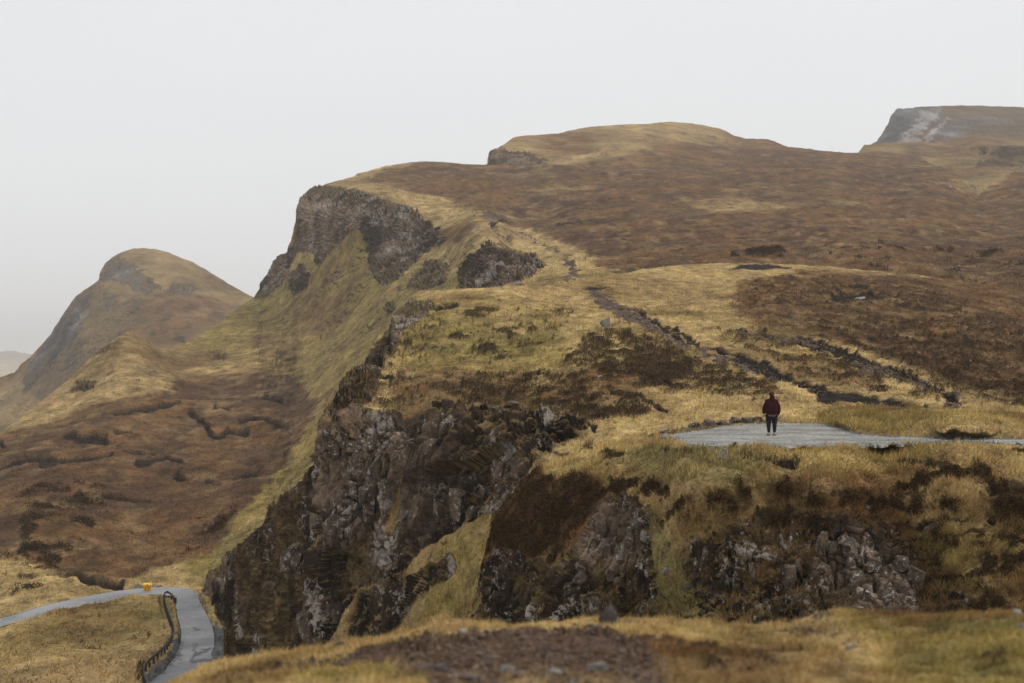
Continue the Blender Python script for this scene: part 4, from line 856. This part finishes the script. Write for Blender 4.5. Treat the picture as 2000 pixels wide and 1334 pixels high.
# edging stones behind the gravel
EDG = [(1276, 851, 20, 7), (1305, 845, 30, 8), (1335, 840, 20, 9), (1358, 835, 22, 10), (1386, 832, 22, 12), (1411, 829, 26, 10), (1437, 826, 20, 12), (1461, 824, 30, 11), (1482, 822, 20, 9)]
ORD = ["leftmost low", "second, long flat", "third, small brown", "fourth, squat", "middle, reddish brown", "sixth, long dark", "seventh, round dark", "eighth, broad grey", "last, nearest the person,"]
for q, (x, y, w, h) in enumerate(EDG):
    stone('near_bluff', x, y + 1, w * 1.2, h * 1.35, ORD[q] + " stone of the row edging the back of the gravel", m_fore if q == 4 else m_cliffH, 70 + q, name='edging_stone', grp="stones edging the back of the gravel")
stone('near_bluff', 1298, 861, 28, 13, "rounded mossy boulder at the left tip of the gravel", m_field, 80, 'boulder')
stone('near_bluff', 1409, 876, 24, 8, "flat grey slab at the front edge of the gravel", m_field, 81, 'slab')
stone('near_bluff', 1434, 877, 11, 13, "small dark upright stone at the front edge of the gravel", m_darkst, 82, point=True)
stone('near_bluff', 1703, 988, 30, 16, "grey rounded outcrop rock in dark heather, right of centre", m_cliffH, 83, 'rock')
stone('near_bluff', 1812, 1040, 34, 26, "knobbly rock on the right of the bluff above the grass slope", m_cliffH, 84, 'rock')
stone('near_bluff', 1262, 1055, 18, 24, "thin leaning slab right of the rock face", m_field, 85, 'slab')
stone('near_bluff', 1300, 1122, 16, 14, "small flat slab lying in the green grass gully", m_field, 86, 'slab')
stone('near_bluff', 1345, 1148, 26, 12, "tilted dark slab on the green grass gully", m_darkst, 87, 'slab')
stone('escarpment', 312, 1146, 18, 9, "dark low boulder on the verge right of the yellow bin", m_darkst, 88, 'boulder', Y=1)
# foreground
FG = [(1190, 1218, 50, 52, "big dark pointed rock standing on the foreground crest", m_darkst, True), (661, 1268, 24, 18, "dark rounded stone alone on the left of the foreground crest", m_darkst, False),
      (905, 1243, 24, 14, "pale round stone below the grassy knoll in the foreground", m_pale, False), (1608, 1204, 62, 16, "flat grey rock slab on the crest right of centre", m_cliffH, False),
      (1988, 1205, 20, 22, "pale stone on the crest at the right edge", m_pale, False), (1992, 1234, 14, 14, "small grey stone below the pale one at the right edge", m_field, False),
      (675, 1311, 18, 12, "small dark stone on bare soil, lower left", m_darkst, False), (832, 1314, 44, 26, "brown cobble, biggest of the left cluster on the soil", m_fore, False),
      (862, 1324, 34, 20, "dark cobble touching the right of the big brown one", m_darkst, False), (888, 1328, 22, 14, "tan stone right of the two cobbles", m_pale, False),
      (962, 1291, 34, 12, "flat brown stone in the middle of the bare soil", m_fore, False), (990, 1318, 34, 18, "grey angular stone at the bottom, below the flat brown one", m_field, False),
      (1012, 1330, 26, 14, "brown stone at the bottom edge beside the grey angular one", m_fore, False), (1085, 1322, 30, 16, "light grey stone with a flat top at the bottom centre", m_field, False),
      (1118, 1332, 36, 14, "wide grey slab at the bottom centre edge", m_field, False), (1168, 1314, 46, 18, "broad greyish slab lying on the soil, lower centre", m_field, False),
      (1075, 1308, 22, 16, "upright dark stone behind the light grey one", m_darkst, False), (1062, 1290, 14, 12, "small black stone in red soil under the crest", m_darkst, False),
      (1140, 1292, 14, 10, "small rust brown stone in red soil", m_fore, False), (1205, 1296, 16, 14, "grey stone at the right end of the bare soil", m_field, False),
      (920, 1332, 40, 16, "brown slab at the bottom edge left of centre", m_fore, False), (1664, 1272, 28, 10, "flat blue grey stone in grass, right foreground", m_field, False),
      (948, 1240, 14, 10, "small dark stone right of the pale round one", m_darkst, False), (1036, 1240, 12, 9, "small grey stone in pale rubble below the crest", m_field, False)]
for q, (x, y, w, h, lb, mt, pt) in enumerate(FG):
    stone('foreground_bank', x, y, w, h, lb, mt, 100 + q, 'rock' if w > 34 else 'stone', point=pt, depth=.85, sink=.1 if pt else .3)
def pebbles(lname, n, smin, smax, masks, mat, seed, label, name="rubble", ycam=(0, 1400), pale=.5, base0=(.13, .095, .075), lift=0):
    g = np.random.default_rng(seed); l = LAY[lname]
    w = np.clip(sum(np.clip(l['M'][k], 0, 1) * v for k, v in masks.items()), 0, 1) ** 2 * (l['y'] > ycam[0]) * (l['y'] < ycam[1])
    c = g.choice(len(w), n, p=w / w.sum()); P = l['P'][c] + g.normal(size=(n, 3)) * smax * [3, 3, 0] + [0, 0, lift]
    b = np.array([(1,0,0),(-1,0,0),(0,1,0),(0,-1,0),(0,0,1),(0,0,-1)], float)
    s = smin + (smax - smin) * g.random((n, 1, 1)) ** 3
    V = P[:, None] + b[None] * s * (.6 + .8 * g.random((n, 6, 1))) * [1, 1, .7] + g.normal(size=(n, 6, 3)) * s * .2
    f = np.array([(0,2,4),(2,1,4),(1,3,4),(3,0,4),(2,0,5),(1,2,5),(3,1,5),(0,3,5)])
    F = (np.arange(n)[:, None, None] * 6 + f[None]).reshape(-1, 3)
    base = np.array(base0) * (.5 + 1.2 * g.random((n, 1))) + pale * np.array([.16, .15, .14]) * (g.random((n, 1)) > .72)
    return tag(mesh_np(name, V.reshape(-1, 3), F, mat, None, False, None, {"cover": np.repeat(base, 6, 0)}), label, 'stones', None, 'stuff')
pebbles('foreground_bank', 5200, .004, .028, {'red': 1}, MB, 5, "loose small stones and grit on the bare foreground soil", pale=.15)
pebbles('near_bluff', 9000, .012, .035, {'grit': 1}, MB, 9, "loose grey chippings lying on the gravel viewpoint", name="gravel_chippings", base0=(.24, .245, .24), lift=.02)
pebbles('cliff_plateau', 2500, .04, .16, {'soil': 1}, MB, 6, "small stones on the worn earth path", pale=.2)

# ================================================================== things
def box(bm, c, s, rz=0, taper=1.0, rx=0, bev=0):
    r = bmesh.ops.create_cube(bm, size=1.0); vs = r['verts']
    for v in vs:
        f = taper if v.co.z < 0 else 1.0
        v.co = Vector((v.co.x * s[0] * f, v.co.y * s[1] * f, v.co.z * s[2]))
    M = Matrix.Translation(Vector(c)) @ Matrix.Rotation(rz, 4, 'Z') @ Matrix.Rotation(rx, 4, 'X')
    bmesh.ops.transform(bm, matrix=M, verts=vs)
    if bev: bmesh.ops.bevel(bm, geom=list({e for v in vs for e in v.link_edges}), offset=bev, segments=1, affect='EDGES')
def part(name, fn, mat, parent=None, loc=None):
    bm = bmesh.new(); fn(bm); me = bpy.data.meshes.new(name); bm.to_mesh(me); bm.free()
    if mat: me.materials.append(mat)
    o = bpy.data.objects.new(name, me); COL.objects.link(o)
    if parent: o.parent = parent
    if loc is not None: o.location = loc
    return o
def empty(name, loc, rz=0):
    o = bpy.data.objects.new(name, None); COL.objects.link(o); o.location = loc; o.rotation_euler = (0, 0, rz); return o
def baseF(x, y): return Vector(unproj(np.array([x]), np.array([y]), TF([x], [y]))[0])

# ---- yellow grit bin
m_yel = plain_mat("yellow_plastic", (.78, .36, .015), .45, .12, 3, .4, .05); m_yel2 = plain_mat("yellow_lid_plastic", (.85, .45, .03), .4, .1, 3, .45, .05)
m_blk = plain_mat("black_plastic_and_shade", (.02, .02, .02), .6, .2, 5)
gb = empty("grit_bin", baseF(288, 1154), .15)
tag(gb, "yellow grit bin with a sloping lid on the outer verge of the road", "grit bin")
part("body", lambda bm: box(bm, (0, 0, .42), (1.0, .62, .5), 0, .86, 0, .03), m_yel, gb)
def lidf(bm):
    box(bm, (0, -.02, .72), (1.08, .70, .09), 0, 1, 0, .02); box(bm, (0, .04, .82), (1.0, .5, .14), 0, 1.12, .12, .04)
    box(bm, (.44, .02, .9), (.16, .4, .06), 0, 1, 0, .015)
part("lid", lidf, m_yel2, gb)
part("handle", lambda bm: box(bm, (0, -.375, .74), (.2, .03, .07)), m_blk, gb)
for sx in (-.38, 0, .38): part("foot", lambda bm: box(bm, (sx, 0, .09), (.2, .5, .18)), m_yel, gb)
for sx in (-.19, .19): part("recess_shade", lambda bm: box(bm, (sx, -.272, .36), (.07, .06, .26)), m_blk, gb)  # black blocks put shade into the colour where the bin has recesses

# ---- crash barrier
m_st = plain_mat("weathered_steel", (.085, .075, .07), .7, .3, 3, .3); m_post = plain_mat("dark_timber", (.06, .045, .037), .9, .3, 5)
rp = arr_interp(RAIL, 10); RP = unproj(rp[:, 0], rp[:, 1], TF(rp[:, 0], rp[:, 1]))
bar = empty("crash_barrier", RP[0]); tag(bar, "dark steel crash barrier on posts curving along the valley side of the road", "crash barrier")
d = np.gradient(RP, axis=0); d[:, 2] = 0; d /= np.linalg.norm(d, axis=1, keepdims=True); nr = np.stack([-d[:, 1], d[:, 0], 0 * d[:, 0]], 1)
prof = [(0, .56), (.05, .60), (.0, .68), (.0, .72), (.05, .80), (0, .84), (-.02, .84), (-.02, .56)]
V = np.concatenate([(RP + nr * a + np.array([0, 0, b]))[:, None] for a, b in prof], 1) - RP[0]
k = len(prof); idx = np.arange(len(RP) * k).reshape(len(RP), k); nx = np.roll(idx, -1, 1)
mesh_np("rail", V.reshape(-1, 3), np.stack([idx[:-1], idx[1:], nx[1:], nx[:-1]], -1).reshape(-1, 4), m_st, bar)
cum = np.concatenate([[0], np.cumsum(np.linalg.norm(np.diff(RP, axis=0), axis=1))])
bm = bmesh.new(); box(bm, (0, 0, .25), (.16, .16, 1.0)); pm_ = bpy.data.meshes.new("post"); bm.to_mesh(pm_); bm.free(); pm_.materials.append(m_post)
for s in np.arange(.4, cum[-1], 1.9):
    p = np.array([np.interp(s, cum, RP[:, a]) for a in range(3)]) - RP[0]; n_ = np.array([np.interp(s, cum, nr[:, a]) for a in range(3)])
    o = bpy.data.objects.new("post", pm_); put(o, Vector(p - n_ * .12), (0, 0, math.atan2(n_[1], n_[0])), (1, 1, 1), bar)

# ---- wire fences on the moor
m_fp = plain_mat("grey_fence_timber", (.20, .17, .14), .9, .2, 4); m_wire = plain_mat("fence_wire", (.12, .11, .10), .5, .1, 4)
def fence(pts, label, hgt, tilt=0):
    P = [surf('escarpment', x, y)[0] for x, y in pts]; r = empty("wire_fence", P[0]); tag(r, label, "fence")
    for q, p in enumerate(P):
        def f(bm):
            bmesh.ops.create_cone(bm, cap_ends=True, segments=8, radius1=.09, radius2=.07, depth=hgt + .4); bmesh.ops.translate(bm, vec=(0, 0, hgt / 2 - .2), verts=bm.verts)
        o = part("post", f, m_fp, r, p - P[0]); o.rotation_euler = (0, .03 * ((q * 7) % 5 - 2) + tilt, 0)
    for hz in (.35, .65, .95):
        def w(bm):
            for a, b in zip(P[:-1], P[1:]):
                A, B = a - P[0] + Vector((0, 0, hz * hgt)), b - P[0] + Vector((0, 0, hz * hgt)); L_ = (B - A).length
                Mx = Matrix.Translation((A + B) / 2) @ (B - A).to_track_quat('Z', 'Y').to_matrix().to_4x4()
                bmesh.ops.create_cone(bm, cap_ends=False, segments=4, radius1=.012, radius2=.012, depth=L_, matrix=Mx)
        part("wire", w, m_wire, r)
fence([(1560, 512), (1640, 519), (1730, 526), (1820, 534), (1905, 547), (1988, 562), (2080, 575)], "wire fence with thin posts crossing the brown moor at the right", 1.35)
fence([(1770, 437), (1772, 430), (1774, 423), (1776, 416), (1779, 409), (1781, 402), (1783, 395)], "short run of thin pale fence posts climbing the far moor", 2.0)

# ---- the person
def skin(name, verts, edges, mat, parent=None, root=0, sub=2):
    me = bpy.data.meshes.new(name); me.from_pydata([v[:3] for v in verts], edges, []); me.update()
    o = bpy.data.objects.new(name, me); COL.objects.link(o)
    sm = o.modifiers.new("Skin", 'SKIN'); sm.use_smooth_shade = True
    o.modifiers.new("Sub", 'SUBSURF').levels = sub; o.modifiers["Sub"].render_levels = sub
    if not me.skin_vertices: 
        bm = bmesh.new(); bm.from_mesh(me); bm.verts.layers.skin.verify(); bm.to_mesh(me); bm.free()
    for q, v in enumerate(verts):
        r = v[3] if isinstance(v[3], tuple) else (v[3], v[3]); me.skin_vertices[0].data[q].radius = r
    me.skin_vertices[0].data[root].use_root = True
    bpy.context.view_layer.update(); dg = bpy.context.evaluated_depsgraph_get()
    m2 = bpy.data.meshes.new_from_object(o.evaluated_get(dg)); m2.name = name
    o.modifiers.clear(); old = o.data; o.data = m2; bpy.data.meshes.remove(old)
    m2.materials.clear(); m2.materials.append(mat)
    if parent: o.parent = parent
    return o
m_skin = plain_mat("skin", (.46, .27, .20), .6, .08, 20); m_jac = plain_mat("maroon_fleece", (.036, .011, .012), .9, .25, 14, .1, .4, .01)
m_leg = plain_mat("black_leggings", (.016, .014, .018), .8, .2, 12); m_hair = plain_mat("brown_hair", (.040, .018, .012), .7, .35, 30)
m_shoe = plain_mat("pale_trainer", (.42, .36, .35), .7, .2, 20); m_sole = plain_mat("dark_sole", (.03, .03, .03), .8, .2, 20); m_hem = plain_mat("hem_band", (.045, .018, .012), .9, .2, 14)
pf = Vector(unproj(np.array([1507.]), np.array([851.]), [2.65 * FPX / (851 - HZ)])[0]); pf.z += .012
B = [(0, 0, .92, (.13, .10)), (0, 0, 1.08, (.13, .10)), (0, 0, 1.26, (.155, .10)), (0, .005, 1.37, (.12, .085)), (0, .01, 1.43, .05), (0, .03, 1.50, (.075, .085)), (0, .03, 1.59, (.075, .09))]
E = [(0, 1), (1, 2), (2, 3), (3, 4), (4, 5), (5, 6)]
def add(p, frm):
    B.append(p); E.append((frm, len(B) - 1)); return len(B) - 1
for s in (-1, 1):
    a = add((s * .19, 0, 1.36, .055), 3); a = add((s * .245, 0, 1.12, .045), a); a = add((s * .27, .06, .90, .034), a); a = add((s * .272, .08, .82, (.022, .035)), a); h_ = a
    for fx, ln in ((-.024, .065), (-.008, .075), (.008, .072), (.022, .058)):
        b = add((s * (.272 + fx * .5), .08 + fx, .80 - .02, .0085), h_); b = add((s * (.268 + fx * .5), .085 + fx, .78 - ln * .5, .0078), b); add((s * (.258 + fx * .5), .09 + fx, .78 - ln, .0068), b)
    b = add((s * .262, .115, .80, .009), h_); add((s * .250, .125, .765, .008), b)
    a = add((s * .10, 0, .78, (.08, .09)), 0); a = add((s * .108, .01, .48, .055), a); a = add((s * .108, -.005, .12, .040), a); add((s * .115, .10, .045, (.035, .028)), a)
person = skin("person", B, E, m_skin)
person.location = pf; person.rotation_euler = (0, 0, .06)
tag(person, "person in a maroon fleece and black leggings seen from behind on the gravel", "person")
J = [(0, 0, .80, (.25, .19)), (0, 0, .95, (.27, .20)), (0, -.005, 1.18, (.27, .18)), (0, 0, 1.31, (.20, .14)), (0, .0, 1.42, (.10, .09)), (0, 0, 1.47, (.08, .08))]
JE = [(0, 1), (1, 2), (2, 3), (3, 4), (4, 5)]
for s in (-1, 1):
    J += [(s * .17, 0, 1.30, .10), (s * .25, -.005, 1.12, .10), (s * .275, .035, .93, .092), (s * .278, .06, .80, .07)]; q = len(J)
    JE += [(3, q - 4), (q - 4, q - 3), (q - 3, q - 2), (q - 2, q - 1)]
jk = skin("jacket", J, JE, m_jac, person)
part("hem", lambda bm: bmesh.ops.create_cone(bm, cap_ends=False, segments=24, radius1=.215, radius2=.225, depth=.06, matrix=Matrix.Translation((0, 0, .81)) @ Matrix.Diagonal((1, .78, 1, 1))), m_hem, jk)
part("hood", lambda bm: bmesh.ops.create_uvsphere(bm, u_segments=16, v_segments=10, radius=1, matrix=Matrix.Translation((0, -.085, 1.36)) @ Matrix.Diagonal((.12, .06, .08, 1))), m_jac, jk)
Lg = [(0, 0, .90, (.24, .19))]; LE = []
for s in (-1, 1):
    Lg += [(s * .11, 0, .74, (.145, .145)), (s * .115, .01, .48, .10), (s * .112, -.012, .32, .082), (s * .108, -.005, .10, .056)]; q = len(Lg)
    LE += [(0, q - 4), (q - 4, q - 3), (q - 3, q - 2), (q - 2, q - 1)]
skin("leggings", Lg, LE, m_leg, person)
def hairf(bm):
    bmesh.ops.create_icosphere(bm, subdivisions=3, radius=1, matrix=Matrix.Translation((0, -.005, 1.565)) @ Matrix.Diagonal((.098, .115, .118, 1)))
    for v in bm.verts:
        v.co.x += .006 * math.sin(v.co.z * 90 + v.co.y * 40); v.co.y += .005 * math.sin(v.co.x * 110)
hr = part("hair", hairf, m_hair, person)
skin("ponytail", [(.02, -.09, 1.56, (.06, .045)), (.05, -.12, 1.46, (.07, .045)), (.08, -.13, 1.37, (.05, .035)), (.10, -.13, 1.30, (.025, .02))], [(0, 1), (1, 2), (2, 3)], m_hair, hr)
for s in (-1, 1):
    sh_ = skin("shoe", [(s * .108, -.03, .085, (.062, .075)), (s * .112, .07, .06, (.06, .05)), (s * .118, .16, .045, (.05, .04))], [(0, 1), (1, 2)], m_shoe, person)
    part("sole", lambda bm: box(bm, (s * .113, .06, .012), (.095, .27, .03), 0, 1, 0, .008), m_sole, sh_)

# ================================================================== air
hz = part("haze", lambda bm: box(bm, (0, 0, 0), (1, 1, 1)), None)
hz.scale = (24000, 14000, 350 + 93); hz.location = (0, 6900, (350 - 93) / 2.0)
hm = bpy.data.materials.new("haze"); hm.use_nodes = True; t = hm.node_tree; t.nodes.clear()
o_ = t.nodes.new("ShaderNodeOutputMaterial"); pv = t.nodes.new("ShaderNodeVolumePrincipled")
pv.inputs["Color"].default_value = (.97, .98, 1, 1); pv.inputs["Density"].default_value = .00014; pv.inputs["Anisotropy"].default_value = .2
t.links.new(pv.outputs[0], o_.inputs["Volume"]); hz.data.materials.append(hm)
tag(hz, "thin grey mist filling the valley and softening the far hills", "haze", None, 'stuff')
